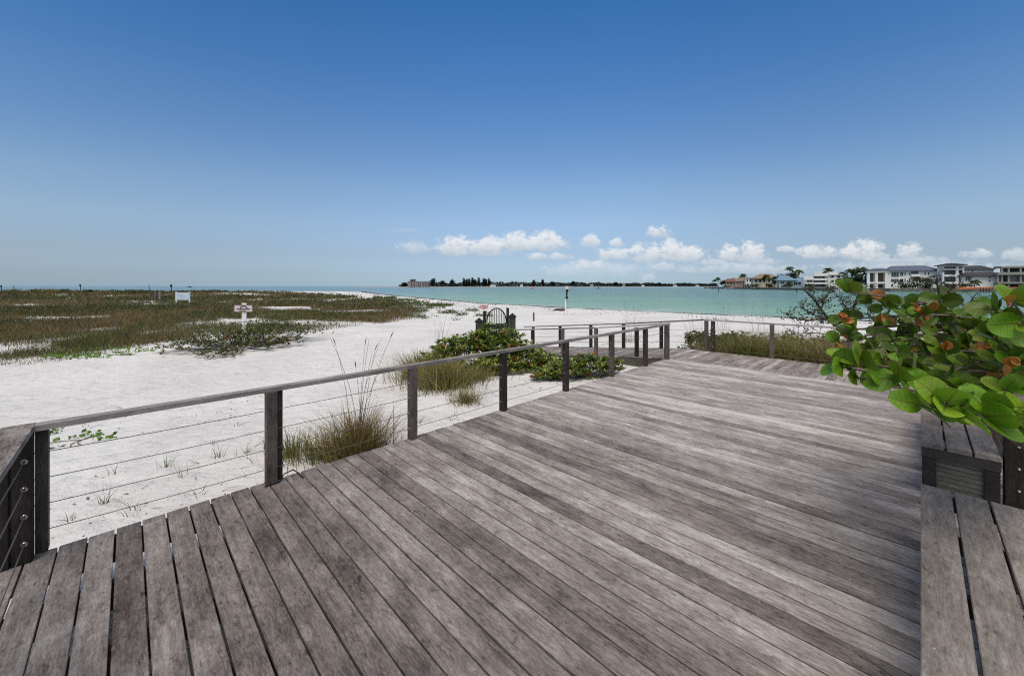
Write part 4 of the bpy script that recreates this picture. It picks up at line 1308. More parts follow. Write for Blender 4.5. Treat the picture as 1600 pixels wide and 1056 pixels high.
# ------------------------------------------------------------------ far shore on the right
SH = [(1108, 545), (1136, 470), (1190, 385), (1245, 300), (1300, 262), (1390, 220), (1480, 210), (1600, 201), (1800, 190)]
shp = [((px - 800) * Yy / F, Yy) for px, Yy in SH]
mb = MB()
n_ = len(shp)
back = [(shp[0][0] + 30, 620), (700, 640), (700, 185)]
ring = shp + [back[2], back[1], back[0]]
mb.add([(a, b, -3) for a, b in ring] + [(a, b, .25) for a, b in ring], [tuple(range(len(ring), 2 * len(ring)))] + [(i, (i + 1) % len(ring), len(ring) + (i + 1) % len(ring), len(ring) + i) for i in range(len(ring))])
tag(mb.build('far_shore', M_LAWN), kind='structure')
mb = MB()
for (a, b) in zip(shp[:-1], shp[1:]):
    dx, dy = b[0] - a[0], b[1] - a[1]; L = math.hypot(dx, dy); nx, ny = dy / L * -.6, dx / L * .6
    nx, ny = (-abs(nx), ny) if False else (-.25, -.6)
    mb.add([(a[0] + nx, a[1] + ny, -2), (b[0] + nx, b[1] + ny, -2), (b[0] + .3, b[1] + .3, -2), (a[0] + .3, a[1] + .3, -2), (a[0] + nx, a[1] + ny, .42), (b[0] + nx, b[1] + ny, .42), (b[0] + .3, b[1] + .3, .42), (a[0] + .3, a[1] + .3, .42)],
           [(4, 5, 6, 7), (0, 1, 5, 4), (2, 3, 7, 6)])
tag(mb.build('seawall', M_WALLSEA), 'low grey concrete seawall along the shore of the houses', 'seawall')


class House:
    def __init__(s, name, label, D, px0):
        s.D0 = D; s.D = 0.
        s.X = (px0 - 800) * D / F; s.a = .62 * math.atan2(s.X, D)
        s.root = empty(name, (s.X, D, .2), -s.a, label, 'house')
        s.org = (0, 0, .2)

    def x(s, px):
        t = (px - 800) / F
        return (t * s.D0 - s.X) / (math.cos(s.a) + t * math.sin(s.a))
    def z(s, py): return CH - (py - HOR) * s.D0 / F

    def part(s, name, mat, boxes, parent=None):
        m = MB()
        for (px0, px1, py0, py1, d0, d1) in boxes:
            m.box(s.x(px0), s.x(px1), d0 if d0 < 4 else d0 * .55, d1 if d1 < 4 else d1 * .55, s.z(py1), s.z(py0))
        return m.build(name, mat, parent or s.root, s.org)

    def hip(s, name, mat, px0, px1, pe, pr, d0, d1, r0, r1, th=.35):
        m = MB(); x0, x1, ze, zr = s.x(px0), s.x(px1), s.z(pe), s.z(pr)
        y0, y1 = d0, (d1 if d1 < 4 else d1 * .55 + 1); ym = (y0 + y1) / 2
        m.add([(x0, y0, ze), (x1, y0, ze), (x1, y1, ze), (x0, y1, ze), (s.x(r0), ym, zr), (s.x(r1), ym, zr), (x0, y0, ze - th), (x1, y0, ze - th), (x1, y1, ze - th), (x0, y1, ze - th)],
              [(0, 1, 5, 4), (1, 2, 5), (2, 3, 4, 5), (3, 0, 4), (6, 7, 1, 0), (7, 8, 2, 1), (8, 9, 3, 2), (9, 6, 0, 3), (9, 8, 7, 6)])
        return m.build(name, mat, s.root, s.org)

    def win(s, px0, px1, py0, py1, d=0., frame=None, mul=1):
        fr = frame or M_WHITE
        m = MB(); t = .13
        x0, x1, z0, z1 = s.x(px0), s.x(px1), s.z(py1), s.z(py0); y = s.D + d
        for b in ((x0 - t, x1 + t, z1, z1 + t), (x0 - t, x1 + t, z0 - t, z0), (x0 - t, x0, z0, z1), (x1, x1 + t, z0, z1)):
            m.box(b[0], b[1], y - .16, y, b[2], b[3])
        for i in range(1, mul):
            xm = x0 + (x1 - x0) * i / mul; m.box(xm - .06, xm + .06, y - .14, y - .03, z0, z1)
        w = m.build('window', fr, s.root, s.org)
        m = MB(); m.box(x0, x1, y - .03, y - .005, z0, z1); m.build('pane', M_GLASS, w, s.org)


def C7(cx, cy): return 1350 + cx / 6.4, 380 + cy / 6.4
def q7(x0, x1, y0, y1, d0, d1): return (1350 + x0 / 6.4, 1350 + x1 / 6.4, 380 + y0 / 6.4, 380 + y1 / 6.4, d0, d1)
def q6(x0, x1, y0, y1, d0, d1): return (1100 + x0 / 6.4, 1100 + x1 / 6.4, 380 + y0 / 6.4, 380 + y1 / 6.4, d0, d1)


# large white house with slate roof
h = House('house', 'large white house with a long slate blue roof and tall columns', 248, 1410)
h.part('wall', M_STUCCO, [q7(236, 780, 278, 452, 0, 16), q7(60, 236, 285, 452, 3, 16)])
h.part('entablature', M_STUCCO, [q7(26, 240, 268, 292, -1.2, 2.9)])
for cx in (28, 108, 206):
    h.part('column', M_STUCCO, [q7(cx, cx + 26, 292.5, 452, -.9, .6)])
h.part('porch_screen', plain('bronze_screen', (.17, .14, .105), .6, 0, .3, .6), [q7(66, 106, 293, 386, 2.6, 2.9), q7(136, 204, 293, 386, 2.6, 2.9)])
h.part('balcony_rail', M_WHITE, [q7(54, 108, 386, 404, -.6, .2), q7(134, 206, 386, 404, -.6, .2)])
for b in ((70, 106, 408, 444), (136, 204, 408, 444)):
    h.win(*q7(*b, 0, 0)[:4], 2.9)
h.hip('roof', M_RBLUE, 1350 + 228 / 6.4, 1350 + 790 / 6.4, 380 + 275 / 6.4, 380 + 224 / 6.4, -1.2, 17, 1350 + 300 / 6.4, 1350 + 640 / 6.4)
h.hip('roof', M_RBLUE, 1350 + 20 / 6.4, 1350 + 240 / 6.4, 380 + 268 / 6.4, 380 + 246 / 6.4, -1.6, 10, 1350 + 120 / 6.4, 1350 + 212 / 6.4)
for b, mu in (((274, 346, 290, 336), 3), ((360, 392, 290, 328), 2), ((404, 417, 294, 322), 1), ((450, 464, 294, 320), 1), ((604, 616, 294, 320), 1), ((270, 346, 357, 386), 4), ((360, 392, 357, 386), 1), ((404, 416, 357, 384), 1), ((450, 462, 350, 382), 1), ((272, 290, 410, 432), 1), ((640, 652, 294, 320), 1)):
    h.win(*q7(*b, 0, 0)[:4], 0, mul=mu)
h.part('balcony', M_SHADEW, [q7(472, 542, 284, 312, -.3, -.02)])
h.part('balcony', M_RTAN, [q7(470, 546, 336, 356, -1.2, -.02)])
h.part('balcony', M_STUCCO, [q7(466, 548, 312, 335, -1.3, -.02)])
m = MB()
for i in range(8):
    m.box(h.x(1346 + i * 1.3), h.x(1347.3 + i * 1.3), -2.5, -1, .2, h.z(449 - i * 1.05))
m.build('stair', M_STUCCO, h.root, h.org)

# modern tower house
h = House('house', 'modern white house with a glassy tower under a thin dark roof', 232, 1480)
h.part('frame', M_STUCCO, [q7(780, 798, 222, 450, -.6, 12), q7(918, 942, 222, 450, -.6, 12), q7(984, 1000, 222, 300, -.4, 12), q7(798.3, 918, 256, 268, -.5, 12), q7(798.3, 918, 314, 334, -.9, 12), q7(798.3, 918, 388, 406, -.9, 12), q7(942.3, 984, 256, 270, -.4, 12), q7(798.3, 984, 222, 236, -.5, 12)])
h.hip('tower_roof', M_RDARK, 1350 + 758 / 6.4, 1350 + 1020 / 6.4, 380 + 218 / 6.4, 380 + 198 / 6.4, -2.5, 14, 1350 + 860 / 6.4, 1350 + 930 / 6.4)
for b, mu in (((800, 916, 270, 312), 4), ((800, 916, 338, 386), 4), ((800, 916, 408, 446), 4), ((944, 982, 272, 298), 2), ((800, 916, 240, 254), 3)):
    h.win(*q7(*b, 0, 0)[:4], 1.2, M_RDARK, mu)
h.part('wall', M_STUCCO, [q7(1000.5, 1328, 262, 302, 3, 16), q7(942.5, 1328, 326, 452, .2, 16), q7(696, 779, 330, 452, 1, 12)])
h.hip('roof', M_RDARK, 1350 + 990 / 6.4, 1350 + 1335 / 6.4, 380 + 264 / 6.4, 380 + 226 / 6.4, 1.5, 18, 1350 + 1030 / 6.4, 1350 + 1230 / 6.4)
h.hip('lower_roof', M_RDARK, 1350 + 924 / 6.4, 1350 + 1335 / 6.4, 380 + 328 / 6.4, 380 + 296 / 6.4, -1.4, 5, 1350 + 1000 / 6.4, 1350 + 1300 / 6.4)
h.hip('lower_roof', M_RDARK, 1350 + 690 / 6.4, 1350 + 779 / 6.4, 380 + 330 / 6.4, 380 + 318 / 6.4, .2, 10, 1350 + 720 / 6.4, 1350 + 779 / 6.4)
for b, mu in (((946, 966, 338, 386), 1), ((1018, 1070, 334, 378), 3), ((1244, 1272, 338, 350), 1), ((1250, 1264, 368, 386), 1), ((718, 776, 338, 380), 2), ((1106, 1116, 268, 292), 1)):
    h.win(*q7(*b, 0, 0)[:4], .2 if b[2] > 300 else 3, M_WHITE, mu)
m = MB()
for i in range(9):
    m.box(h.x(1462 + i * 1.25), h.x(1463.25 + i * 1.25), -2.5, -.8, h.z(449.5 - i * .9), h.z(448.2 - i * .9))
m.build('stair', M_RDARK, h.root, h.org)

# unfinished concrete house
h = House('house', 'unfinished concrete house of bare slabs and columns at the right edge', 216, 1590)
h.part('slab', M_CONC, [q7(1362, 1800, 228, 246, -1, 14), q7(1322, 1800, 290, 316, -1.6, 14), q7(1322, 1800, 388, 404, -1.6, 14)])
for cx in (1326, 1368, 1434, 1554, 1660, 1770):
    h.part('column', M_CONC, [q7(cx, cx + 18, 246.3, 289.7, -.6, .8)] if cx > 1330 else [q7(cx, cx + 18, 316.3, 387.7, -.6, .8)])
    if cx > 1330: h.part('column', M_CONC, [q7(cx, cx + 18, 316.3, 387.7, -.6, .8)])
    h.part('column', M_CONC, [q7(cx, cx + 18, 404.3, 456, -.6, .8)])
h.part('wall', M_CONC, [q7(1385, 1432, 250, 289.6, 2, 2.3), q7(1345, 1385, 318, 387, 2, 2.3), q7(1465, 1555, 318, 387, 2, 2.3), q7(1345, 1432, 406, 456, 2, 2.3)])
h.part('core', M_SHADEW, [q7(1450, 1800, 247, 289.5, 7, 13), q7(1350, 1800, 317, 387, 7, 13), q7(1350, 1800, 405, 456, 7, 13)])
for b in ((1390, 1424, 254, 276), (1388, 1428, 322, 386), (1562, 1650, 322, 386), (1386, 1410, 410, 436)):
    h.win(*q7(*b, 0, 0)[:4], 1.9, M_CONC, 1)

# terraced white house
h = House('house', 'white terraced house with stacked long balconies among palms', 300, 1295)
h.part('wall', M_STUCCO, [q6(1000, 1092, 336, 446, 1, 16), q6(1092.3, 1240, 302, 446, 2, 16), q6(1240.3, 1440, 318, 446, 0, 16), q6(1262, 1345, 286, 317.6, 2, 14)])
h.part('balcony', M_STUCCO, [q6(1096, 1236, 352, 370, -1.5, 1.9), q6(1096, 1236, 393, 408, -1.5, 1.9), q6(1094, 1238, 300, 328, -1.5, 1.9), q6(994, 1095, 392, 406, -1, .9), q6(994, 1095, 340, 366, -1, .9)])
for b, mu, d in (((1030, 1086, 368, 390), 2, 1), ((1106, 1216, 330, 351), 5, 2), ((1106, 1216, 372, 392), 5, 2), ((1014, 1090, 409, 436), 3, 1), ((1106, 1216, 411, 436), 4, 2), ((1272, 1297, 368, 390), 1, 0), ((1330, 1361, 325, 346), 1, 0), ((1330, 1361, 368, 389), 1, 0), ((1272, 1297, 325, 345), 1, 0), ((1390, 1410, 368, 388), 1, 0)):
    h.win(*q6(*b, 0, 0)[:4], d, mul=mu)
h.hip('roof', M_CONC, 1100 + 1232 / 6.4, 1100 + 1446 / 6.4, 380 + 318 / 6.4, 380 + 308 / 6.4, -.8, 17, 1100 + 1290 / 6.4, 1100 + 1400 / 6.4, .3)

h = House('house', 'pale blue house with a blue metal hip roof', 352, 1232)
h.part('wall', M_BLUEW, [q6(752, 1000, 366, 450, 0, 14)])
h.hip('roof', M_RSEA, 1100 + 725 / 6.4, 1100 + 935 / 6.4, 380 + 370 / 6.4, 380 + 318 / 6.4, -1.5, 15, 1100 + 770 / 6.4, 1100 + 830 / 6.4)
h.hip('roof', M_RSEA, 1100 + 900 / 6.4, 1100 + 1005 / 6.4, 380 + 386 / 6.4, 380 + 348 / 6.4, -2, 12, 1100 + 930 / 6.4, 1100 + 985 / 6.4)
for b in ((770, 800, 385, 410), (830, 850, 385, 410), (900, 930, 392, 415), (950, 985, 392, 415), (770, 800, 420, 440)):
    h.win(*q6(*b, 0, 0)[:4], 0, mul=2)
h = House('house', 'cream house with a wide tan tiled roof among palms', 395, 1196)
h.part('wall', M_CREAM, [q6(490, 745, 350, 450, 0, 16)])
h.hip('roof', M_RTAN, 1100 + 478 / 6.4, 1100 + 755 / 6.4, 380 + 352 / 6.4, 380 + 306 / 6.4, -1.5, 18, 1100 + 575 / 6.4, 1100 + 680 / 6.4)
for b in ((510, 535, 362, 390), (548, 575, 362, 390), (590, 612, 362, 392), (640, 660, 362, 390), (690, 712, 362, 390), (510, 540, 405, 425), (640, 680, 405, 430)):
    h.win(*q6(*b, 0, 0)[:4], 0, mul=1)
h = House('house', 'narrow pale house between the salmon one and the cream one', 430, 1170)
h.part('wall', M_STUCCO, [q6(418, 488, 344, 450, 0, 12)])
h.hip('roof', M_CONC, 1100 + 412 / 6.4, 1100 + 492 / 6.4, 380 + 346 / 6.4, 380 + 336 / 6.4, -1, 13, 1100 + 440 / 6.4, 1100 + 470 / 6.4)
for b in ((428, 440, 360, 385), (455, 470, 360, 385), (428, 440, 400, 420)): h.win(*q6(*b, 0, 0)[:4], 0)
h = House('house', 'salmon house with a pinkish tiled roof beside the red roofed one', 450, 1156)
h.part('wall', M_SALMON, [q6(312, 415, 376, 450, 0, 12)])
h.hip('roof', M_RTAN, 1100 + 306 / 6.4, 1100 + 420 / 6.4, 380 + 378 / 6.4, 380 + 342 / 6.4, -1, 13, 1100 + 350 / 6.4, 1100 + 390 / 6.4)
for b in ((325, 340, 388, 408), (352, 366, 388, 408), (385, 400, 388, 408)): h.win(*q6(*b, 0, 0)[:4], 0)
h = House('house', 'low house with a red tiled roof nearest the point', 478, 1140)
h.part('wall', M_SALMON, [q6(222, 308, 382, 450, 0, 12)])
h.hip('roof', M_RRED, 1100 + 214 / 6.4, 1100 + 316 / 6.4, 380 + 384 / 6.4, 380 + 354 / 6.4, -1, 13, 1100 + 240 / 6.4, 1100 + 290 / 6.4)
for b in ((232, 248, 392, 412), (262, 280, 392, 412), (290, 302, 392, 412)): h.win(*q6(*b, 0, 0)[:4], 0)

# shore clutter
D = 205
m = MB()
for px in np.arange(1502, 1640, 4.2):
    m.box((px - 800) * D / F - .05, (px - 800) * D / F + .05, D + 1.4, D + 1.5, .2, 1.45)
zt0 = .35
xs = np.linspace((1502 - 800) * D / F, (1640 - 800) * D / F, 60)
vs = []; fs = []
for i, xx in enumerate(xs):
    w_ = .15 * math.sin(i * 1.3); zz = 1.25 + .12 * math.sin(i * .7)
    vs += [(xx, D + 1.3 + w_ * .3, .22), (xx, D + 1.3 + w_ * .3, zz), (xx, D + 1.34 + w_ * .3, .22), (xx, D + 1.34 + w_ * .3, zz)]
for i in range(59):
    a = 4 * i; fs += [(a, a + 4, a + 5, a + 1), (a + 2, a + 3, a + 7, a + 6), (a + 1, a + 5, a + 7, a + 3)]
m.add(vs, fs)
tag(m.build('barrier_fence', M_ORANGE), 'orange construction mesh fence on the seawall before the unfinished house', 'fence')
m = MB(); Dp = 212
x0 = (1502 - 800) * Dp / F
pts = [(x0 + i * .9, Dp + 2, .2 + 1.3 * (math.sin(math.pi * i / 14) ** .7) * (1 + .15 * math.sin(i * 2.1))) for i in range(15)]
vs = []
for p in pts: vs += [(p[0], Dp, .1), (p[0], Dp + 2, p[2]), (p[0], Dp + 5, .1)]
fs = []
for i in range(14): a = 3 * i; fs += [(a, a + 3, a + 4, a + 1), (a + 1, a + 4, a + 5, a + 2)]
m.add(vs, fs)
tag(m.build('covered_pile', M_PINKY), 'pale sheeted heap of building material beside the orange fence', 'covered heap')
for i, (px, D_, wpx, lab) in enumerate(((1146, 452, 32, 'long white dock along the point below the red roofed house'), (1450, 211, 26, 'dark dock standing before the large white house'), (1522, 203, 18, 'dark timber dock in front of the orange fence'))):
    k = D_ / F; xo = (px - 800) * k
    dk = empty('dock', (xo, D_ - 3, WZ), 0, lab, 'dock')
    m = MB(); m.box(-wpx * k / 2, wpx * k / 2, -2, 2, 1.25, 1.5); m.build('dock_boards', M_WHITE if i == 0 else M_TWIG, dk)
    for j in range(5):
        m = MB(); xx = -wpx * k / 2 + wpx * k * j / 4
        m.tube([(xx, -2.2, -2), (xx, -2.2, 2.4 if i else 2.0)], .2, 6); m.build('pile', M_WHITE if i == 0 else M_TWIG, dk)
for px, D_, lab, mat in ((1105, 560, 'low white boat moored off the tip of the peninsula', M_WHITE), (1297, 250, 'small white boat moored below the terraced house', M_WHITE)):
    k = D_ / F; s = empty('boat', ((px - 800) * k, D_ - 8, WZ), R(10), lab, 'boat')
    L = 4.5; m = MB()
    m.add([(-L, -1.2, .9), (L * .6, -1.3, 1.0), (L, 0, 1.3), (L * .6, 1.3, 1.0), (-L, 1.2, .9), (-L * .9, -1, -.3), (L * .5, -1, -.3), (L * .75, 0, -.3), (L * .5, 1, -.3), (-L * .9, 1, -.3)],
          [(0, 1, 2, 3, 4), (9, 8, 7, 6, 5), (0, 5, 6, 1), (1, 6, 7, 2), (2, 7, 8, 3), (3, 8, 9, 4), (4, 9, 5, 0)]); m.build('hull', mat, s)
    m = MB(); m.box(-1, 1.4, -.8, .8, 1.0, 2.4); m.box(-1.3, 1.7, -1, 1, 2.4, 2.55); m.build('cabin', mat, s)


# trees
def crown_leaves(blobs, n, size, c, up=.5):
    vol = np.array([b[3] * b[5] for b in blobs]); vol = vol / vol.sum(); P = []
    for b, w_ in zip(blobs, vol):
        k = max(5, int(n * w_)); d = rng.normal(0, 1, (k, 3)); d /= np.linalg.norm(d, axis=1)[:, None]
        r = rng.random((k, 1)) ** .4 * (1 + .2 * rng.normal(0, 1, (k, 1)).clip(-1, 1.5))
        P.append(d * r * np.array(b[3:6]) + np.array(b[:3]))
    P = np.concatenate(P)
    cl = (.55 + .9 * vnoise(P[:, 0] * 3 + 50, P[:, 2] * 3 + P[:, 1], 2.2 * size * 3))[:, None]
    return leafset(P, size, np.array([c]) * cl, up, 3, size * .5)


def tree(px, D_, py_top, wpx, label, group=None, c=(.035, .05, .018), zb=.2, n=150, kind=0, name='tree', leaf=None):
    k = D_ / F; x = (px - 800) * k; top = CH - (py_top - HOR) * k; H = top - zb; w_ = wpx * k / 2
    t = empty(name, (x, D_, zb), 0, label, 'bush' if name == 'bush' else 'tree', group)
    m = MB(); m.tube([(0, 0, -.3), (w_ * .05, 0, H * .35), (0, 0, H * .7)], [max(.12, H * .02), max(.1, H * .016), .05], 6)
    if kind != 1:
        for a in range(4): m.tube([(0, 0, H * .35), (w_ * .5 * math.cos(a * 1.6), w_ * .5 * math.sin(a * 1.6), H * .65)], [H * .012, H * .005], 5)
    m.build('trunk', M_TWIG, t)
    if kind == 0:
        bl = [(random.uniform(-.55, .55) * w_, random.uniform(-.5, .5) * w_, H * random.uniform(.45, .85), w_ * random.uniform(.35, .6), w_ * .5, H * random.uniform(.13, .22)) for _ in range(7)] + [(0, 0, H * .62, w_ * .7, w_ * .7, H * .3)]
    elif kind == 1:
        bl = [(random.uniform(-.15, .15) * w_, 0, H * f, w_ * (1.15 - f) * random.uniform(.7, 1.1), w_ * (1.1 - f), H * .12) for f in (.25, .4, .55, .7, .82, .93)]
    else:
        bl = [(random.uniform(-.8, .8) * w_, random.uniform(-.4, .4) * w_, H * random.uniform(.2, .75), w_ * random.uniform(.25, .45), w_ * .35, H * .28) for _ in range(8)] + [(0, 0, H * .35, w_ * .85, w_ * .5, H * .35)]
    V, T, C = crown_leaves(bl, n, leaf or max(.35, min(w_, H) * .17), c)
    arr_mesh('crown', V, T, C, M_FARV, t)
    return t


def palm(px, D_, py_top, label, fl=3.0, zb=.2, lean=.04, group='palms among the far houses'):
    k = D_ / F; x = (px - 800) * k; top = CH - (py_top - HOR) * k - .25 * fl; H = top - zb
    t = empty('palm_tree', (x, D_, zb), 0, label, 'palm', group)
    m = MB(); lx = -lean * H
    m.tube([(-lx, 0, -.3), (-lx * .5, 0, H * .5), (0, 0, H)], [.26, .19, .16], 7); m.build('trunk', M_BARK, t)
    m = MB()
    fl *= 1.15
    for i in range(22):
        a = i * 2.4; el = random.uniform(-.2, 1.15)
        d = Vector((math.cos(a) * math.cos(el), math.sin(a) * math.cos(el), math.sin(el)))
        s = d.cross(Vector((0, 0, 1))).normalized()
        vs = []; fs = []
        kk = random.uniform(.6, 1.3); c = (.04 * kk, .058 * kk, .02 * kk)
        for j in range(8):
            q = j / 7
            p = Vector((0, 0, H)) + d * fl * q + Vector((0, 0, -fl * .75 * q * q))
            w_ = fl * .26 * math.sin(math.pi * min(1, q * .85 + .12)) * (1 if j % 2 else .35)
            vs += [tuple(p + s * w_ - Vector((0, 0, w_ * .5))), tuple(p), tuple(p - s * w_ - Vector((0, 0, w_ * .5)))]
        for j in range(7):
            b = 3 * j; fs += [(b, b + 1, b + 4, b + 3), (b + 1, b + 2, b + 5, b + 4)]
        m.add(vs, fs, c)
    m.build('crown', M_FARV, t)


for px, D_, pt, fl, ln, lab in ((1117, 520, 436.5, 4.0, .12, 'leaning palm at the tip of the peninsula'), (1121.5, 515, 433.5, 4.0, .1, 'second leaning palm near the tip, slightly taller'),
                                (1161, 440, 428, 4.6, .03, 'reddish palm rising over the salmon house'), (1197, 385, 429.5, 4.8, .02, 'palm in front of the cream house wall'), (1212, 380, 432, 4.2, .02, 'short palm at the corner of the tan roofed house'),
                                (1234, 372, 417, 5.0, .0, 'tallest palm behind the blue metal roof'), (1248, 368, 421.5, 4.5, .03, 'palm behind the right end of the blue roof'),
                                (1294, 322, 419, 5.2, .02, 'palm standing over the flat terraced roof'), (1330, 292, 420, 5.0, .02, 'palm at the right end of the terraced house'), (1345, 285, 417.5, 5.6, .03, 'full palm left of the large white house'), (1352, 262, 424, 4.5, .0, 'lower palm touching the white columns'),
                                (1434, 236, 432.5, 3.0, .02, 'small palm before the large white house, between it and the tower'), (1446, 236, 434, 3.0, .02, 'short palm beside the stair of the tower house'), (1452, 234, 436, 2.8, .0, 'lowest palm beside the stair of the tower house'), (1523, 216, 437.5, 3.2, -.05, 'small leaning palm before the white garage wall')):
    palm(px, D_, pt, lab, fl, lean=ln)
for px, D_, pt, w_, kd, lab in ((1131, 490, 437.5, 13, 0, 'dark round tree left of the red roofed house'), (1146, 480, 433, 6, 0, 'small tree behind the red tiled roof'), (1219, 400, 424, 14, 0, 'round tree behind the tan tiled roof'),
                                (1226, 390, 426, 12, 0, 'dark tree behind the blue metal roof'), (1240, 380, 423, 16, 0, 'leafy tree under the tallest palm'), (1265, 340, 431, 7, 0, 'small tree behind the terraced house'), (1316, 325, 421.5, 18, 0, 'wide tree behind the white terraced house'),
                                (1342, 270, 427, 24, 0, 'large dark tree mass left of the large white house'), (1327, 280, 431, 16, 0, 'lower dark tree touching the terraced house'), (1353, 262, 431, 12, 0, 'small dark tree hard against the white columns'), (1283, 310, 434, 9, 0, 'small round tree before the terraced house'), (1210, 372, 437, 9, 0, 'small dark tree between the cream house and the blue one')):
    tree(px, D_, pt, w_, lab, c=(.03, .044, .016), n=420, kind=kd)
for px, D_, pt, w_, lab in ((1180, 392, 443.5, 20, 'trimmed hedge before the cream house'), (1203, 380, 443, 16, 'rounded bush below the tan roofed house'), (1231, 340, 439.5, 17, 'dark bush before the pale blue house'), (1335, 250, 440, 34, 'spreading dark bush left of the white columns'),
                            (1418, 232, 438, 36, 'wide dark green bush before the large white house'), (1445, 230, 440, 22, 'bush at the foot of the short palms'), (1506, 217, 442, 24, 'green bush before the lower dark roof'), (1168, 430, 444, 14, 'low bush beside the white dock'), (1136, 470, 445, 16, 'low bush on the point'),
                            (1268, 285, 447, 14, 'bronze bush before the terraced house, left one'), (1300, 270, 446.5, 16, 'bronze bush before the terraced house, right one')):
    tree(px, D_, pt, w_, lab, c=(.035, .052, .018) if 'bronze' not in lab else (.085, .06, .03), n=190, kind=2, name='bush')

# ------------------------------------------------------------------ far island
isl = []
def isl_y(px): return float(np.interp(px, [560, 640, 800, 950, 1120], [1150, 1050, 1200, 1500, 1800]))
tops = [(545, .0), (575, .8), (620, 1.2), (640, 1.2), (800, 1.2), (1120, 1.4)]
mb = MB(); vs = []; fs = []
pxs = np.linspace(548, 1125, 60)
for px in pxs:
    Yy = isl_y(px); x = (px - 800) * Yy / F; h_ = WZ + float(np.interp(px, [t[0] for t in tops], [t[1] for t in tops])) * 1.2
    vs += [(x, Yy, WZ - 1), (x, Yy + 4, h_), (x * 1.25, Yy * 1.25, h_ + .5), (x * 1.25, Yy * 1.25, WZ - 1)]
for i in range(59):
    a = 4 * i; fs += [(a, a + 4, a + 5, a + 1), (a + 1, a + 5, a + 6, a + 2)]
mb.add(vs, fs)
tag(mb.build('far_island', M_CONC), kind='structure')
# low mass of trees
P = []
for px in np.arange(625, 1120, .22):
    Yy = isl_y(px) + 15 + 60 * random.random(); k = Yy / F
    hpx = (3.4 + 3.0 * vnoise(np.array([px]), np.array([3.]), 9.)[0] + 2.6 * vnoise(np.array([px]), np.array([9.]), 2.4)[0]) * float(np.interp(px, [625, 640, 800, 1000, 1120], [.35, .9, .95, .8, .6]))
    for q in range(6):
        P.append(((px - 800) * k + random.gauss(0, 1), Yy, WZ + 1 + (hpx * k) * random.random()))
P = np.array(P); sz = P[:, 1] / F * 1.5
V, T, C = leafset(P, sz, np.array([[.022, .032, .022]]) * (.5 + rng.random((len(P), 1))), .5, 2, 1.0)
tag(arr_mesh('far_treeline', V, T, C, M_FARV), 'low dark line of trees along the far island', 'treeline', kind='stuff')
for px, pt, w_, kd, lab in ((645.5, 436.5, 9, 0, 'round dark tree above the beige condominium on the island'), (677, 434, 12, 0, 'broad dark tree just right of the island condominium'), (692, 439, 7, 0, 'small tree between two broad ones on the island'), (707, 437, 9, 0, 'mid sized broad tree on the island shore'),
                            (725, 435, 4, 1, None), (729, 437, 5, 1, None), (733, 436.5, 5, 1, None), (738, 434.5, 3.4, 1, None), (742, 437.5, 7, 0, 'bushy tree within the row of island pines'), (748, 434.5, 3.5, 1, None), (756, 435.5, 4.5, 1, None), (759, 436.5, 3.5, 1, None), (764, 435.8, 3.2, 1, None),
                            (834, 438, 3, 1, 'single slim pine on the island left of the pink topped pile'), (848, 437, 3.2, 1, 'tallest slim pine of the island middle'), (864, 440.5, 9, 0, 'broad dark tree behind the pink topped pile'), (895, 440, 8, 0, 'broad tree on the far island right of the pink topped pile'), (962, 441, 6, 0, 'small tree left of the reddish island building'), (1030, 443, 6, 0, 'low tree far along the island'), (632, 442, 8, 0, 'low tree left of the island condominium')):
    Yy = isl_y(px) + 14
    tree(px, Yy, pt, w_, lab or 'slim dark pine in the row of pines on the far island', None if lab else 'row of pines on the far island', (.022, .033, .024), WZ + .8, 260, kd, leaf=Yy / F * 1.3)
# buildings on it
D = 1040; k = D / F
cd = empty('condominium', ((654 - 800) * k, D, WZ + .8), 0, 'beige condominium block on the far island', 'building'); co = cd.location[:]
m = MB(); z = lambda py: CH - (py - HOR) * k
for i, (a, b, t) in enumerate(((637, 651, 440), (651.3, 660, 440.3), (660.3, 669, 440.3))):
    m.box((a - 800) * k, (b - 800) * k, D, D + 18, WZ + .5, z(t))
m.build('wall', plain('beige_stucco', (.30, .25, .22), .8, 0, .15, .1), cd, co)
for i, a in enumerate((642.5, 646.5, 653.6, 656.2, 661.5, 664.0, 666.6)):
    m = MB(); m.box((a - 800) * k, (a + 1.1 - 800) * k, D - .5, D - .02, WZ + 1.5, z(441)); m.build('balcony_stack', M_SHADEW, cd, co)
m = MB(); m.box((637 - 800) * k, (669.4 - 800) * k, D - .6, D + 19, z(440.3) + .6, z(440) + 1.2); m.build('roof', M_CONC, cd, co)
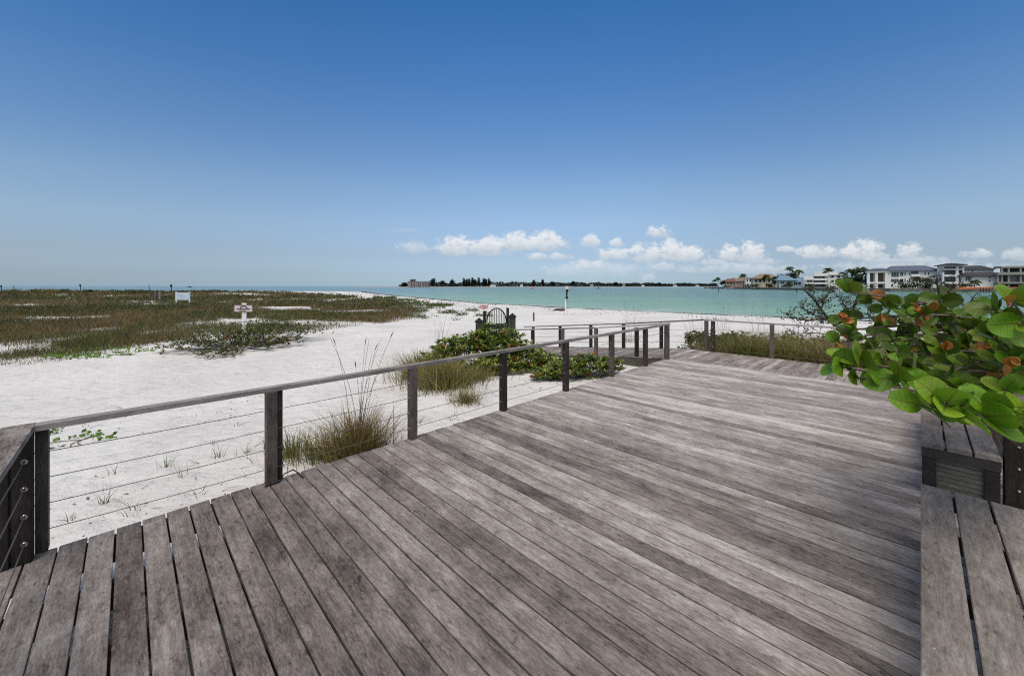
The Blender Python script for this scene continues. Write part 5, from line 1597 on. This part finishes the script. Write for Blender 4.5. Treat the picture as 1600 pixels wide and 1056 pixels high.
for px, w_, pt, mat, lab in ((975, 4, 442.2, M_SALMON, 'reddish building above the far treeline'), (770, 9, 444.5, M_STUCCO, 'low white house right of the island pines'), (815, 4, 443.8, M_STUCCO, 'small white house on the island near the slim pine'), (925, 6, 444.2, M_CONC, 'low grey house along the far island'), (1005, 4, 445, M_STUCCO, 'white house far along the low treeline'), (1055, 6, 445.2, M_STUCCO, 'wide white house far along the low treeline'), (1090, 5, 445.3, M_STUCCO, 'white house near the right end of the low treeline')):
    Yy = isl_y(px) + 6; k = Yy / F
    hs = empty('house', ((px - 800) * k, Yy, WZ + 1), 0, lab, 'house'); wd = w_ * k / 2; hh = CH - (pt - HOR) * k - WZ - 1
    m = MB(); m.box(-wd, wd, 0, 12, -1, hh * .72); m.build('wall', mat, hs)
    m = MB(); m.add([(-wd * 1.1, -1, hh * .72), (wd * 1.1, -1, hh * .72), (wd * 1.1, 13, hh * .72), (-wd * 1.1, 13, hh * .72), (-wd * .5, 6, hh), (wd * .5, 6, hh)], [(0, 1, 5, 4), (1, 2, 5), (2, 3, 4, 5), (3, 0, 4), (3, 2, 1, 0)]); m.build('roof', M_RTAN if mat is M_SALMON else M_CONC, hs)

# ------------------------------------------------------------------ sky, sun, camera
SUN_EL, SUN_AZ = R(68), math.atan2(-.98, -.14)      # direction to the sun in the ground plane
world = bpy.data.worlds.new('World'); sc.world = world; world.use_nodes = True
n = NT(world.node_tree); bg = world.node_tree.nodes['Background']
sky = n.n('ShaderNodeTexSky'); sky.sky_type = 'NISHITA'; sky.sun_disc = False
sky.sun_elevation = SUN_EL; sky.sun_rotation = math.pi / 2 - SUN_AZ
sky.air_density = 1.0; sky.dust_density = .6; sky.ozone_density = 2.0; sky.altitude = 0
dirn = n.n('ShaderNodeTexCoord').outputs['Generated']
dx, dy, dz = n.sep(dirn)
ys = n.m('MAXIMUM', dy, .02)
P_ = n.m('MULTIPLY_ADD', n.m('DIVIDE', dx, ys), F, 800.)          # compass bearing scale
Q_ = n.m('MULTIPLY', n.m('DIVIDE', dz, ys), F)                    # height over the horizon
front = n.m('GREATER_THAN', dy, .03)
cv = n.n('ShaderNodeCombineXYZ'); n.put(cv.inputs[0], P_); n.put(cv.inputs[1], Q_)
nz1 = n.noise(n.vm('MULTIPLY', cv.outputs[0], (1, 1.35, 1)), .048, 6, .62, .3)
nz2 = n.noise(n.vm('MULTIPLY', cv.outputs[0], (1, 1.6, 1)), .15, 4, .6)
nz = n.m('MULTIPLY_ADD', n.m('SUBTRACT', nz2, .5), 1.3, n.m('MULTIPLY', n.m('SUBTRACT', nz1, .5), 3.4))
CL = [(622, 672, 373, 394, .5), (684, 740, 366, 394, 1), (725, 800, 368, 395, 1), (768, 835, 362, 388, 1), (815, 885, 359, 388, 1), (770, 882, 372, 389, .9), (822, 854, 395, 405, .75), (860, 893, 394, 406, .75), (845, 1010, 408, 430, .38),
      (905, 937, 366, 384, .8), (954, 976, 370, 385, .85), (930, 990, 387, 404, .85), (980, 1040, 378, 405, .95), (1028, 1072, 374, 404, 1), (1050, 1102, 381, 405, 1), (1009, 1048, 353, 369, 1), (1120, 1165, 382, 403, 1), (1150, 1196, 374, 404, 1),
      (900, 955, 406, 422, .7), (1010, 1062, 406, 421, .6), (1086, 1132, 404, 415, .65), (1164, 1224, 404, 414, .5), (1070, 1260, 411, 426, .5), (1003, 1024, 427, 438, .4), (1216, 1242, 384, 394, .8), (1244, 1307, 382, 401, .9), (1315, 1386, 373, 402, 1.05), (1400, 1443, 380, 401, .9),
      (1362, 1394, 400, 412, .55), (1380, 1480, 400, 413, .5), (1502, 1554, 389, 402, .7), (1565, 1625, 388, 405, .55), (590, 660, 358, 364, .12), (1270, 1600, 406, 428, .42)]
acc = None; sacc = None
for (x0, x1, yt, yb, st) in CL:
    cx, rx = (x0 + x1) / 2, (x1 - x0) / 2 * 1.12
    bq = HOR - (yb - 2); hq = (yb - yt) * .90
    ddx = n.m('MULTIPLY_ADD', P_, 1 / rx, -cx / rx)
    ddy = n.m('MULTIPLY_ADD', Q_, 1 / hq, -bq / hq)
    dn = n.m('MAXIMUM', ddy, n.m('MULTIPLY', ddy, -3.2))
    e = n.m('MULTIPLY_ADD', dn, dn, n.m('MULTIPLY', ddx, ddx))
    al = n.map(n.m('ADD', e, nz), 1.28, .22, 0, st, True)
    sh = n.m('MULTIPLY', al, n.map(n.m('MULTIPLY_ADD', nz, -.28, n.m('MULTIPLY_ADD', ddy, .8, .25)), .1, .75, .5, 1))
    acc = al if acc is None else n.m('MAXIMUM', acc, al)
    sacc = sh if sacc is None else n.m('MAXIMUM', sacc, sh)
acc = n.m('MULTIPLY', n.m('MINIMUM', acc, 1.), front)
veil = n.map(Q_, 8, 75, 1, 0, True)
shade = n.m('DIVIDE', sacc, n.m('MAXIMUM', acc, .01))
ccol = n.mix(n.map(shade, .5, 1., 0, 1), (4.4, 5.0, 5.6), (7.0, 7.15, 7.3))
tt = n.m('DIVIDE', n.m('MAXIMUM', dz, 0.), n.m('SQRT', n.m('ADD', n.m('MULTIPLY', n.m('MULTIPLY', dx, dx), .5), n.m('MULTIPLY_ADD', dy, dy, .0004))))
rat = n.ramp(n.m('MULTIPLY', tt, .8), [(p_ * .8, tuple(v_ / 1.3 for v_ in c_)) for p_, c_ in ((.001, (.76, 1.04, 1.6)), (.008, (.68, .92, 1.36)), (.028, (.63, .79, 1.15)), (.078, (.76, .80, .97)), (.16, (1.0, 1.03, 1.09)), (.243, (1.02, 1.11, 1.16)), (.409, (.73, 1.03, 1.26)), (.575, (.50, .93, 1.27)), (.724, (.34, .84, 1.21)))])
skyc = n.mix(1., sky.outputs[0], rat, 'MULTIPLY')
azl = n.map(n.m('DIVIDE', dx, n.m('SQRT', n.m('MULTIPLY_ADD', dx, dx, n.m('MULTIPLY_ADD', dy, dy, .0001)))), -.85, .0, 1.06, 1.3, True)
azl = n.m('MULTIPLY', azl, n.map(dx, .15, .75, 1., .84, True))
sc_n = n.n('ShaderNodeVectorMath', operation='SCALE'); n.put(sc_n.inputs[0], skyc); n.put(sc_n.inputs['Scale'], azl)
skyc = sc_n.outputs[0]
# thin bright cloud round the sun, added unseen behind the eye for neutral fill
sdv = (math.cos(SUN_AZ) * math.cos(SUN_EL), math.sin(SUN_AZ) * math.cos(SUN_EL), math.sin(SUN_EL))
dot = n.n('ShaderNodeVectorMath', operation='DOT_PRODUCT'); n.put(dot.inputs[0], dirn); dot.inputs[1].default_value = sdv
skyc = n.mix(n.m('MULTIPLY', n.map(dot.outputs['Value'], .35, .85, 0, .70, True), n.map(dz, 0., .2, 0, 1)), skyc, (6.8, 6.3, 5.8))
fin = n.mix(n.m('MULTIPLY', acc, .90), skyc, ccol)
n.put(bg.inputs['Color'], fin); bg.inputs['Strength'].default_value = .10

sl = bpy.data.lights.new('sun', 'SUN'); sl.energy = 2.3; sl.angle = R(38); sl.color = (1, .92, .79)
so = bpy.data.objects.new('sun', sl); col.objects.link(so)
sd = Vector((math.cos(SUN_AZ) * math.cos(SUN_EL), math.sin(SUN_AZ) * math.cos(SUN_EL), math.sin(SUN_EL)))
so.rotation_euler = sd.to_track_quat('Z', 'Y').to_euler(); so.location = (0, 0, 60)

cam = bpy.data.cameras.new('camera'); cam.sensor_width = 36; cam.lens = F / 1600 * 36
cam.shift_y = -(528 - HOR) / 1600; cam.clip_start = .05; cam.clip_end = 100000
co_ = bpy.data.objects.new('camera', cam); col.objects.link(co_); co_.location = (0, 0, CH); co_.rotation_euler = (R(90), 0, 0)
sc.camera = co_
sc.view_settings.view_transform = 'Standard'; sc.view_settings.look = 'None'; sc.view_settings.gamma = 1; sc.view_settings.exposure = .25
sc.cycles.use_denoising = False; sc.cycles.filter_width = 1.1
sc.cycles.max_bounces = 6; sc.cycles.transparent_max_bounces = 4
